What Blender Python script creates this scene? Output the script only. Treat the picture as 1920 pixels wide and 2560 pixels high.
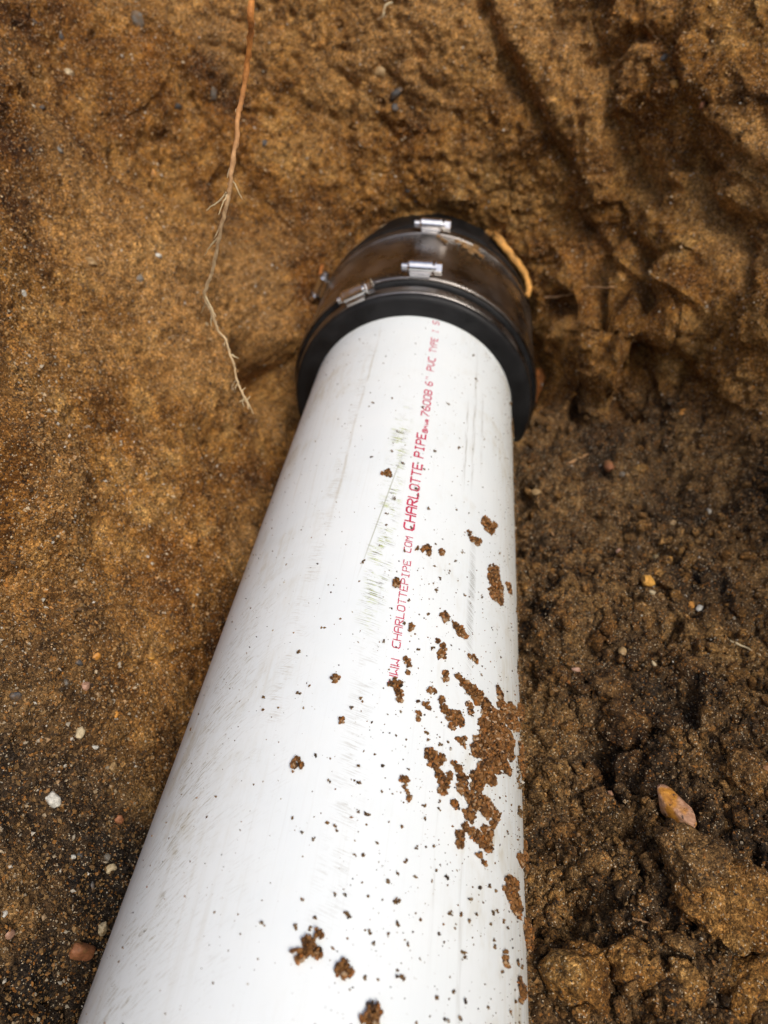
import bpy, math, random
import numpy as np
from mathutils import Vector, Matrix

# ------------------------------------------------------------------ camera, sky, sun, exposure
scene = bpy.context.scene
COL = scene.collection
for o in list(bpy.data.objects):
    bpy.data.objects.remove(o, do_unlink=True)

cam_data = bpy.data.cameras.new('camera')
cam = bpy.data.objects.new('camera', cam_data)
COL.objects.link(cam)
cam.location = (0.03842, 0.0, 0.33533)
cam.rotation_euler = (math.radians(90.0 - 40.905), 0.0, math.radians(6.753))
cam_data.sensor_fit = 'VERTICAL'
cam_data.sensor_height = 36.0
cam_data.sensor_width = 27.0
cam_data.lens = 1800.0 * 36.0 / 2560.0
cam_data.clip_start = 0.01
cam_data.clip_end = 200.0
cam_data.dof.use_dof = True
cam_data.dof.focus_distance = 0.318
cam_data.dof.aperture_fstop = 9.5
scene.camera = cam

SUN_DIR = Vector((0.36, -0.44, 0.82)).normalized()
world = bpy.data.worlds.new('World')
scene.world = world
world.use_nodes = True
wn = world.node_tree
sky = wn.nodes.new('ShaderNodeTexSky')
sky.sky_type = 'NISHITA'
sky.sun_disc = False
sky.sun_elevation = math.asin(SUN_DIR.z)
sky.sun_rotation = math.atan2(SUN_DIR.x, SUN_DIR.y)
sky.air_density = 1.0
sky.dust_density = 4.0
sky.ozone_density = 1.0
bg = wn.nodes['Background']
bg.inputs['Strength'].default_value = 0.13
wn.links.new(sky.outputs[0], bg.inputs['Color'])

sun_data = bpy.data.lights.new('sun', 'SUN')
sun_data.energy = 1.5
sun_data.angle = math.radians(20.0)
sun_data.color = (1.0, 0.965, 0.90)
sun = bpy.data.objects.new('sun', sun_data)
COL.objects.link(sun)
sun.location = (2, -1, 4)
sun.rotation_euler = SUN_DIR.to_track_quat('Z', 'Y').to_euler()

scene.view_settings.view_transform = 'Standard'
scene.view_settings.look = 'None'
scene.view_settings.gamma = 1.0
scene.view_settings.use_curve_mapping = False
scene.view_settings.exposure = 0.50
scene.cycles.use_denoising = True

# ------------------------------------------------------------------ helpers
RNG = np.random.default_rng(11)
random.seed(11)
_T = RNG.permutation(256).astype(np.int64)
_T = np.concatenate([_T, _T, _T])
_G = RNG.normal(size=(256, 3)).astype(np.float32)
_G /= np.linalg.norm(_G, axis=1)[:, None]


def perlin(P):
    P = np.asarray(P, np.float32)
    I = np.floor(P).astype(np.int64)
    f = P - I
    I &= 255
    w = f * f * f * (f * (f * 6 - 15) + 10)
    out = np.zeros(len(P), np.float32)
    for dx in (0, 1):
        wx = w[:, 0] if dx else 1 - w[:, 0]
        for dy in (0, 1):
            wy = w[:, 1] if dy else 1 - w[:, 1]
            for dz in (0, 1):
                wz = w[:, 2] if dz else 1 - w[:, 2]
                g = _G[_T[_T[_T[I[:, 0] + dx] + I[:, 1] + dy] + I[:, 2] + dz]]
                d = g[:, 0] * (f[:, 0] - dx) + g[:, 1] * (f[:, 1] - dy) + g[:, 2] * (f[:, 2] - dz)
                out += wx * wy * wz * d
    return out


def worley(P, seed=0.0):
    """distance to the nearest feature point and that cell's random number, unit cells"""
    P = np.asarray(P, np.float32) + seed
    I = np.floor(P).astype(np.int64)
    best = np.full(len(P), 9.0, np.float32)
    ident = np.zeros(len(P), np.float32)
    for dx in (-1, 0, 1):
        for dy in (-1, 0, 1):
            for dz in (-1, 0, 1):
                J = I + np.array([dx, dy, dz])
                K = J & 255
                h = _T[_T[_T[K[:, 0]] + K[:, 1]] + K[:, 2]]
                q = J + 0.5 + 0.5 * _G[h] * 0.95
                d = np.sqrt(((P - q) ** 2).sum(1))
                m = d < best
                best = np.where(m, d, best)
                ident = np.where(m, h / 255.0, ident)
    return best, ident


def facets(P, seed=0.0):
    """broken faces: every cell of space tilts its own way, with a step where cells meet"""
    Q = np.asarray(P, np.float32) + seed
    I = np.floor(Q).astype(np.int64)
    best = np.full(len(Q), 9.0, np.float32)
    out = np.zeros(len(Q), np.float32)
    for dx in (-1, 0, 1):
        for dy in (-1, 0, 1):
            for dz in (-1, 0, 1):
                J = I + np.array([dx, dy, dz])
                K = J & 255
                h = _T[_T[_T[K[:, 0]] + K[:, 1]] + K[:, 2]]
                off = Q - (J + 0.5 + 0.47 * _G[h])
                dd = (off ** 2).sum(1)
                m = dd < best
                best = np.where(m, dd, best)
                out = np.where(m, (off * _G[(h * 7 + 3) & 255]).sum(1) + 0.35 * _G[h][:, 0], out)
    return out


def sstep(a, b, x):
    t = np.clip((x - a) / (b - a), 0, 1)
    return t * t * (3 - 2 * t)


def smin(a, b, k):
    h = np.clip(0.5 + 0.5 * (b - a) / k, 0, 1)
    return b + (a - b) * h - k * h * (1 - h)


def new_mesh(name, V, F, mat=None, smooth=True, parent=None):
    """one mesh object from an (n,3) array and an (m,k) array of faces"""
    V = np.ascontiguousarray(V, np.float32)
    F = np.ascontiguousarray(F, np.int32)
    me = bpy.data.meshes.new(name)
    k = F.shape[1]
    me.vertices.add(len(V))
    me.vertices.foreach_set('co', V.ravel())
    me.loops.add(F.size)
    me.loops.foreach_set('vertex_index', F.ravel())
    me.polygons.add(len(F))
    me.polygons.foreach_set('loop_start', np.arange(0, F.size, k, dtype=np.int32))
    me.polygons.foreach_set('use_smooth', np.full(len(F), bool(smooth)))
    me.update(calc_edges=True)
    if mat:
        me.materials.append(mat)
    ob = bpy.data.objects.new(name, me)
    COL.objects.link(ob)
    if parent:
        ob.parent = parent
    return ob


def tag(o, label=None, cat=None, group=None, kind=None):
    if label:
        o['label'] = label
    if cat:
        o['category'] = cat
    if group:
        o['group'] = group
    if kind:
        o['kind'] = kind
    return o


def empty(name, loc=(0, 0, 0)):
    o = bpy.data.objects.new(name, None)
    o.empty_display_size = 0.02
    o.location = loc
    COL.objects.link(o)
    return o


class Nodes:
    def __init__(self, name):
        self.m = bpy.data.materials.new(name)
        self.m.use_nodes = True
        self.t = self.m.node_tree
        self.b = self.t.nodes['Principled BSDF']

    def n(self, typ, ins=None, **kw):
        nd = self.t.nodes.new(typ)
        for k, v in kw.items():
            setattr(nd, k, v)
        for k, v in (ins or {}).items():
            self.put(nd.inputs[k], v)
        return nd

    def put(self, sock, v):
        if isinstance(v, bpy.types.NodeSocket):
            self.t.links.new(v, sock)
        elif isinstance(v, bpy.types.Node):
            self.t.links.new(v.outputs[0], sock)
        else:
            sock.default_value = v

    def noise(self, vec, scale, detail=4.0, rough=0.55, dist=0.0):
        return self.n('ShaderNodeTexNoise', {'Vector': vec, 'Scale': scale, 'Detail': detail,
                                             'Roughness': rough, 'Distortion': dist}).outputs['Fac']

    def ramp(self, fac, stops):
        r = self.n('ShaderNodeValToRGB', {'Fac': fac})
        e = r.color_ramp.elements
        while len(e) > 1:
            e.remove(e[-1])
        e[0].position = stops[0][0]
        e[0].color = (*stops[0][1], 1) if len(stops[0][1]) == 3 else stops[0][1]
        for p, c in stops[1:]:
            x = e.new(p)
            x.color = (*c, 1) if len(c) == 3 else c
        return r.outputs['Color']

    def mix(self, fac, a, b, blend='MIX'):
        m = self.n('ShaderNodeMix', data_type='RGBA', blend_type=blend)
        self.put(m.inputs[0], fac)
        for s, v in ((m.inputs[6], a), (m.inputs[7], b)):
            if isinstance(v, tuple) and len(v) == 3:
                v = (*v, 1)
            self.put(s, v)
        return m.outputs[2]

    def math(self, op, a, b=None, c=None, clamp=False):
        m = self.n('ShaderNodeMath', operation=op, use_clamp=clamp)
        self.put(m.inputs[0], a)
        if b is not None:
            self.put(m.inputs[1], b)
        if c is not None:
            self.put(m.inputs[2], c)
        return m.outputs[0]

    def map(self, v, a, b, c=0.0, d=1.0):
        return self.n('ShaderNodeMapRange', {'Value': v, 'From Min': a, 'From Max': b,
                                             'To Min': c, 'To Max': d}).outputs[0]

    def bump(self, height, strength, dist, normal=None):
        ins = {'Height': height, 'Strength': strength, 'Distance': dist}
        if normal is not None:
            ins['Normal'] = normal
        return self.n('ShaderNodeBump', ins).outputs[0]


G3 = lambda r, g, b: (r, g, b)


# ------------------------------------------------------------------ soil materials
def soil_material():
    N = Nodes('sandy_soil')
    P = N.n('ShaderNodeNewGeometry').outputs['Position']
    loose = N.n('ShaderNodeAttribute', attribute_name='loose').outputs['Fac']
    big = N.noise(P, 7.0, 4, 0.6, 0.4)
    mid = N.noise(P, 34.0, 5, 0.65, 0.3)
    fine = N.noise(P, 260.0, 4, 0.7)
    # undisturbed sandy subsoil: ochre, rust and pale sand
    sub = N.ramp(N.math('ADD', N.math('MULTIPLY', big, 0.45), N.math('MULTIPLY', mid, 0.55)),
                 [(0.37, (0.060, 0.023, 0.005)), (0.45, (0.142, 0.060, 0.011)),
                  (0.53, (0.252, 0.119, 0.026)), (0.64, (0.410, 0.238, 0.076))])
    rust = N.map(N.noise(P, 11.0, 3, 0.6), 0.55, 0.72)
    sub = N.mix(N.math('MULTIPLY', rust, 0.45), sub, (0.19, 0.066, 0.009))
    pale = N.map(N.noise(P, 5.0, 4, 0.6, 0.6), 0.47, 0.62)
    sub = N.mix(N.math('MULTIPLY', pale, 0.5), sub, (0.43, 0.245, 0.088))
    # loose dug soil: dark humus mixed with sand
    wet = N.math('MULTIPLY', N.math('MAXIMUM', N.math('SUBTRACT', loose, 1.0), 0.0), 0.22)
    top = N.ramp(N.math('SUBTRACT', N.math('ADD', N.math('MULTIPLY', N.noise(P, 16.0, 4, 0.6), 0.6), N.math('MULTIPLY', mid, 0.4)), wet),
                 [(0.36, (0.022, 0.016, 0.011)), (0.44, (0.055, 0.034, 0.017)),
                  (0.52, (0.130, 0.075, 0.030)), (0.66, (0.270, 0.160, 0.060))])
    base = N.mix(N.math('MINIMUM', loose, 1.0), sub, top)
    blot = N.ramp(N.noise(P, 105.0, 4, 0.7), [(0.34, (0.50, 0.47, 0.44)), (0.5, (1.0, 1.0, 1.0)), (0.66, (1.40, 1.36, 1.28))])
    base = N.mix(1.0, base, blot, 'MULTIPLY')
    # grains: every cell of a fine voronoi is a grain of its own colour
    vo = N.n('ShaderNodeTexVoronoi', {'Vector': P, 'Scale': 1000.0})
    vo2 = N.n('ShaderNodeTexVoronoi', {'Vector': P, 'Scale': 2000.0})
    sp = N.n('ShaderNodeSeparateColor', {'Color': vo.outputs['Color']})
    g1 = N.ramp(sp.outputs[0], [(0.0, (0.32, 0.30, 0.28)), (0.25, (0.72, 0.70, 0.68)), (0.55, (1, 1, 1)),
                                (0.85, (1.3, 1.28, 1.22)), (0.95, (1.9, 1.95, 2.0))])
    base = N.mix(0.9, base, g1, 'MULTIPLY')
    sp2 = N.n('ShaderNodeSeparateColor', {'Color': vo2.outputs['Color']})
    g2 = N.map(sp2.outputs[1], 0.0, 1.0, 0.55, 1.45)
    base = N.mix(1.0, base, N.n('ShaderNodeCombineColor', {0: g2, 1: g2, 2: g2}).outputs[0], 'MULTIPLY')
    tint = N.map(sp.outputs[2], 0.92, 0.98)
    base = N.mix(N.math('MULTIPLY', tint, 0.6), base, (0.42, 0.17, 0.035))
    dk = N.map(sp.outputs[1], 0.93, 0.97)
    base = N.mix(N.math('MULTIPLY', dk, 0.75), base, (0.030, 0.028, 0.026))
    base = N.mix(1.0, base, N.ramp(fine, [(0.3, (0.62, 0.60, 0.58)), (0.6, (1.1, 1.1, 1.1))]), 'MULTIPLY')
    vo3 = N.n('ShaderNodeTexVoronoi', {'Vector': P, 'Scale': 1900.0})
    sp3 = N.n('ShaderNodeSeparateColor', {'Color': vo3.outputs['Color']})
    quartz_glint = N.math('GREATER_THAN', sp3.outputs[0], 0.972)  # sparkle of quartz grains, painted as a few bright pale cells
    base = N.mix(N.math('MULTIPLY', quartz_glint, 0.7), base, (0.62, 0.50, 0.33))
    N.put(N.b.inputs['Base Color'], base)
    N.put(N.b.inputs['Roughness'], N.map(sp3.outputs[0], 0.90, 0.97, 0.95, 0.5))
    N.b.inputs['Specular IOR Level'].default_value = 0.2
    h = N.math('ADD', N.math('MULTIPLY', vo.outputs['Distance'], -1.0), N.math('MULTIPLY', fine, 1.2))
    n1 = N.bump(h, 0.8, 0.0009)
    n2 = N.bump(N.math('MULTIPLY', vo2.outputs['Distance'], -1.0), 0.6, 0.0007, n1)
    N.put(N.b.inputs['Normal'], n2)
    return N.m


def grain_material(name, dark=1.0, green=1.0):
    N = Nodes(name)
    r = N.n('ShaderNodeNewGeometry').outputs['Random Per Island']
    P = N.n('ShaderNodeNewGeometry').outputs['Position']
    d = dark
    c = N.ramp(r, [(0.0, (0.05 * d, 0.036 * d, 0.024 * d)), (0.2, (0.15 * d, 0.082 * d, 0.030 * d)),
                   (0.5, (0.27 * d, 0.15 * d, 0.052 * d)), (0.72, (0.37 * d, 0.22 * d, 0.085 * d)),
                   (0.84, (0.40 * d, 0.17 * d, 0.035 * d)), (0.92, (0.50 * d, 0.38 * d, 0.23 * d)),
                   (0.985, (0.36, 0.32, 0.25)), (1.0, (0.55, 0.50, 0.42))])
    v = N.map(N.noise(P, 900.0, 2), 0.3, 0.7, 0.75, 1.2)
    c = N.mix(1.0, c, N.n('ShaderNodeCombineColor', {0: v, 1: N.math('MULTIPLY', v, green), 2: N.math('MULTIPLY', v, green * green)}).outputs[0], 'MULTIPLY')
    N.put(N.b.inputs['Base Color'], c)
    N.put(N.b.inputs['Roughness'], N.map(N.math('FRACT', N.math('MULTIPLY', r, 37.0)), 0, 1, 0.55, 0.98))
    N.b.inputs['Specular IOR Level'].default_value = 0.25
    return N.m


SOIL = soil_material()
GRAIN = grain_material('sand_grain')
DARK_GRAIN = grain_material('dark_soil_grain', 0.62)

# ------------------------------------------------------------------ the pit
CEN = np.array([0.030, 0.045, 0.325], np.float32)      # a point in the open pit; the surface is star-shaped about it
RIM_Z = 0.55


def floor_z(x, y):
    right = -0.012 + 0.22 * (x - 0.10) - 0.10 * (y - 0.25)
    left = -0.080 + 0 * x
    m = sstep(-0.06, 0.08, x)
    return left * (1 - m) + right * m


def pit(P):
    """distance-like field, positive in the open air of the pit"""
    x, y, z = P[:, 0], P[:, 1], P[:, 2]
    back = (0.693 + 0.20 * (z - 0.1) - y) / 1.02
    left = (x + 0.128 + 0.56 * z + 0.05 * np.maximum(y - 0.3, 0)) / 1.15
    rn = np.array([-0.80, -0.60])
    right = ((x - (0.262 + 0.34 * (z - 0.05))) * rn[0] + (y - 0.50) * rn[1]) / 1.04
    right2 = (0.305 + 0.30 * z - x) / 1.05
    rear = y + 0.62
    f = smin(left, back, 0.16)
    f = smin(f, smin(right, right2, 0.1), 0.10)
    f = smin(f, rear, 0.1)
    fl = (z - floor_z(x, y)) / 1.05
    f = smin(f, fl, 0.035)
    # the squared-off block of soil right of the coupling
    q = np.abs(P - np.array([0.185, 0.68, -0.04], np.float32)) - np.array([0.048, 0.118, 0.098], np.float32)
    box = np.linalg.norm(np.maximum(q, 0), axis=1) + np.minimum(q.max(1), 0) - 0.012
    f = smin(f, box, 0.03)
    return f


def march(D):
    t = np.full(len(D), 0.02, np.float32)
    for _ in range(70):
        f = pit(CEN + D * t[:, None])
        t += 0.9 * f
        t = np.minimum(t, 6.0)
    return CEN + D * t[:, None]


def seg_dist(P, poly):
    best = np.full(len(P), 9.0, np.float32)
    for a, b in zip(poly[:-1], poly[1:]):
        a = np.array(a, np.float32)
        b = np.array(b, np.float32)
        ab = b - a
        t = np.clip(((P - a) @ ab) / (ab @ ab), 0, 1)
        best = np.minimum(best, np.linalg.norm(P - a - t[:, None] * ab, axis=1))
    return best


RELIEF_SCALE = 1.0
CRACKS = []      # (polyline, depth, half width)
LUMPS = []       # (centre, radius, height)
CRACKS = [
    ([(0.034, 0.725, 0.260), (0.045, 0.721, 0.243), (0.065, 0.714, 0.218), (0.079, 0.708, 0.200), (0.102, 0.695, 0.171), (0.117, 0.685, 0.156)], 0.018, 0.007),
    ([(-0.088, 0.726, 0.265), (-0.081, 0.718, 0.226), (-0.077, 0.709, 0.182), (-0.073, 0.699, 0.136)], 0.004, 0.005),
    ([(0.131, 0.699, 0.226), (0.143, 0.696, 0.235), (0.155, 0.693, 0.245), (0.178, 0.679, 0.244)], 0.016, 0.008),
    ([(0.130, 0.711, 0.269), (0.137, 0.700, 0.239), (0.146, 0.682, 0.193), (0.156, 0.669, 0.169)], 0.008, 0.007),
    ([(0.178, 0.544, -0.010), (0.173, 0.550, 0.032), (0.171, 0.565, 0.070)], 0.024, 0.008),
    ([(0.141, 0.548, -0.015), (0.131, 0.551, 0.028), (0.125, 0.564, 0.055)], 0.026, 0.009),
    ([(0.117, 0.644, 0.047), (0.138, 0.590, 0.070), (0.165, 0.598, 0.071)], 0.03, 0.011),
    ([(0.187, 0.619, 0.099), (0.192, 0.594, 0.078), (0.186, 0.550, 0.041), (0.191, 0.541, -0.007)], 0.022, 0.008),
    ([(0.208, 0.629, 0.180), (0.216, 0.609, 0.156), (0.232, 0.580, 0.138), (0.243, 0.553, 0.114)], 0.016, 0.007),
    ([(-0.239, 0.577, 0.177), (-0.231, 0.610, 0.174), (-0.231, 0.622, 0.179), (-0.219, 0.639, 0.174)], 0.007, 0.006),
    ([(-0.145, 0.550, 0.013), (-0.135, 0.562, -0.002), (-0.127, 0.574, -0.009)], 0.065, 0.020),
    ([(0.247, 0.567, 0.153), (0.238, 0.575, 0.147), (0.228, 0.588, 0.146)], 0.012, 0.006),
]
LUMPS = [
    ((-0.137, 0.595, 0.017), 0.026, 0.018),
    ((0.195, 0.655, 0.216), 0.07, 0.012),
    ((0.225, 0.633, 0.236), 0.06, 0.01),
    ((0.211, 0.615, 0.154), 0.06, 0.014),
    ((0.238, 0.539, 0.075), 0.06, 0.016),
    ((0.137, 0.634, 0.074), 0.045, 0.01),
    ((0.067, 0.720, 0.245), 0.03, 0.007),
    ((0.092, 0.709, 0.216), 0.032, 0.008),
    ((0.120, 0.693, 0.188), 0.032, 0.007),
    ((0.144, 0.674, 0.163), 0.03, 0.005),
    ((0.161, 0.650, 0.122), 0.055, -0.013),
    ((0.177, 0.655, 0.173), 0.04, -0.012),
    ((0.152, 0.550, 0.035), 0.03, 0.012),
    ((0.203, 0.579, 0.077), 0.04, 0.014),
    ((0.202, 0.546, 0.027), 0.03, -0.014),
    ((0.026, 0.704, 0.156), 0.06, 0.008),
    ((0.091, 0.687, 0.127), 0.05, -0.008),
    ((-0.238, 0.629, 0.195), 0.06, 0.012),
    ((-0.238, 0.472, 0.181), 0.06, -0.012),
    ((-0.205, 0.527, 0.117), 0.06, 0.012),
    ((-0.193, 0.370, 0.110), 0.07, -0.012),
    ((-0.170, 0.491, 0.059), 0.05, 0.012),
    ((-0.181, 0.276, 0.094), 0.05, 0.012),
    ((-0.149, 0.305, 0.037), 0.05, -0.012),
    ((-0.136, 0.423, 0.004), 0.04, -0.012),
]



def loose_mask(P):
    x, y, z = P[:, 0], P[:, 1], P[:, 2]
    h = z - floor_z(x, y)
    n = perlin(P * 22.0) * 0.03 + perlin(P * 70.0) * 0.012
    return (sstep(0.05, 0.012, h + n) * sstep(0.0, 0.05, x) * sstep(0.60, 0.50, y + n)).astype(np.float32)


def relief(P, loose):
    """metres of displacement toward the open air"""
    w = P + 0.004 * np.stack([perlin(P * 60 + 7), perlin(P * 60 + 31), perlin(P * 60 + 57)], 1)
    d = 0.022 * perlin(P * 6.0) + 0.013 * perlin(P * 15.0 + 3)
    d += 0.0050 * perlin(w * 38.0) + 0.0030 * perlin(w * 90.0 + 5)
    d += 0.0030 * perlin(P * 190.0 + 9) + 0.0018 * perlin(P * 420.0)
    # shovel-cut and crumbled faces
    wf = w + 0.010 * np.stack([perlin(P * 19), perlin(P * 19 + 21), perlin(P * 19 + 43)], 1)
    side = sstep(0.02, 0.15, P[:, 0])
    d += (0.0035 + 0.012 * side) * facets(wf * np.array([11, 11, 7], np.float32), 3.3) * (1 - 0.6 * loose)
    d += (0.0020 + 0.0035 * side) * facets(wf * 27.0, 9.1) + 0.0050 * loose * facets(w * 46.0, 5.7)
    d -= 0.0060 * np.maximum(0, 0.16 - np.abs(perlin(w * 24.0 + 2))) / 0.16 * sstep(0.05, 0.25, perlin(P * 9.0 + 6))
    pits, pid = worley(w * 75.0, 2.0)
    d -= 0.0045 * np.maximum(0, 1 - (pits / 0.42) ** 2) * (pid > 0.55)
    # torn, stepped faces on the right-hand wall
    rw = sstep(0.03, 0.16, P[:, 0]) * (1 - loose)
    s = perlin(np.stack([P[:, 0] * 26 + P[:, 1] * 16, P[:, 1] * 3, P[:, 2] * 7], 1) + 2)
    d += rw * 0.014 * (sstep(-0.08, 0.08, s) - 0.5)
    s2 = perlin(w * np.array([34, 20, 18]) + 12)
    d += rw * 0.006 * (sstep(-0.1, 0.05, s2) - 0.5)
    # loose clods on the floor
    if loose.max() > 0:
        m = loose > 0.001
        Q = P[m]
        W = w[m] + 0.006 * np.stack([perlin(Q * 25), perlin(Q * 25 + 9), perlin(Q * 25 + 40)], 1)
        e = np.zeros(len(Q), np.float32)
        near = (0.65 + 0.35 * sstep(0.34, 0.22, Q[:, 1] + 0.08 * perlin(Q * 9))).astype(np.float32)
        for sc, amp in ((19.0, 0.030), (42.0, 0.016), (110.0, 0.0065), (280.0, 0.0026)):
            dd, ident = worley(W * sc, sc)
            dd = dd + 0.20 * perlin(W * sc * 2.3 + 4) + 0.10 * perlin(W * sc * 5.1)
            top_ = np.minimum(np.sqrt(np.maximum(0, 1 - (np.maximum(dd, 0) / 0.80) ** 2)), 0.50 + 0.40 * ident)
            e += 0.72 * amp * (top_ - 0.5) * (0.45 + 0.9 * ident) * near
        d[m] += loose[m] * e
    # gap left round the coupling where it goes into the wall
    rho = np.hypot(P[:, 0], P[:, 2])
    d -= 0.014 * (0.55 + 0.9 * perlin(P * 28.0 + 8)).clip(0, 1.2) * np.exp(-((rho - 0.104) / 0.010) ** 2) * sstep(0.58, 0.64, P[:, 1])
    for poly, depth, half in CRACKS:
        dist = seg_dist(P + 0.006 * np.stack([perlin(P * 45), perlin(P * 45 + 5), perlin(P * 45 + 15)], 1), poly)
        d -= depth * np.exp(-(dist / half) ** 2)
    for c, r, hgt in LUMPS:
        dist = np.linalg.norm(P - np.array(c, np.float32), axis=1) / r
        d += hgt * np.maximum(0, 1 - dist ** 2) ** 0.8
    return d


def angles(lo, a, b, hi, fine, coarse):
    return np.radians(np.concatenate([np.arange(lo, a, coarse), np.arange(a, b, fine), np.arange(b, hi + 1e-6, coarse)]))


LAM = angles(-84.0, -35.0, 29.0, 84.0, 0.115, 1.75)
MU = angles(-215.0, -88.0, 1.0, 62.0, 0.118, 1.75)


def build_pit():
    lam, mu = np.meshgrid(LAM, MU)
    nl, nm = len(LAM), len(MU)
    lam, mu = lam.ravel(), mu.ravel()
    D = np.stack([np.sin(lam), np.cos(lam) * np.cos(mu), np.cos(lam) * np.sin(mu)], 1).astype(np.float32)
    P = march(D)
    e = 0.002
    g = np.stack([pit(P + np.array(v, np.float32)) - pit(P - np.array(v, np.float32))
                  for v in ((e, 0, 0), (0, e, 0), (0, 0, e))], 1)
    g /= np.linalg.norm(g, axis=1)[:, None] + 1e-9
    loose = loose_mask(P)
    P2 = P + g * (relief(P, loose) * RELIEF_SCALE)[:, None]
    P2[:, 2] = np.minimum(P2[:, 2], RIM_Z + 0.004 * perlin(P2 * 20))
    i = np.arange(nm - 1)[:, None] * nl + np.arange(nl - 1)[None, :]
    F = np.stack([i, i + 1, i + nl + 1, i + nl], -1).reshape(-1, 4)
    soft = loose[F].mean(1) > 0.5
    global PIT_DAMP
    out = []
    for nm_, sel in (('trench_wall', ~soft), ('trench_floor', soft)):
        f = F[sel]
        used = np.unique(f)
        remap = np.full(len(P2), -1, np.int64)
        remap[used] = np.arange(len(used))
        ob = new_mesh(nm_, P2[used], remap[f], SOIL)
        at = ob.data.attributes.new('loose', 'FLOAT', 'POINT')
        PIT_DAMP = damp = 1.4 * sstep(0.27, 0.13, P2[:, 1] + 0.05 * perlin(P2 * 14 + 5)) * sstep(0.0, -0.06, P2[:, 0]) * sstep(0.19, 0.06, P2[:, 2] + 0.05 * perlin(P2 * 18))
        at.data.foreach_set('value', np.maximum(loose, damp).astype(np.float32)[used])
        tag(ob, kind='structure')
        out.append(ob)
    return out, P2, g, loose, lam, mu


(PIT_WALL, PIT_FLOOR), PIT_P, PIT_N, PIT_LOOSE, PIT_LAM, PIT_MU = build_pit()

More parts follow.
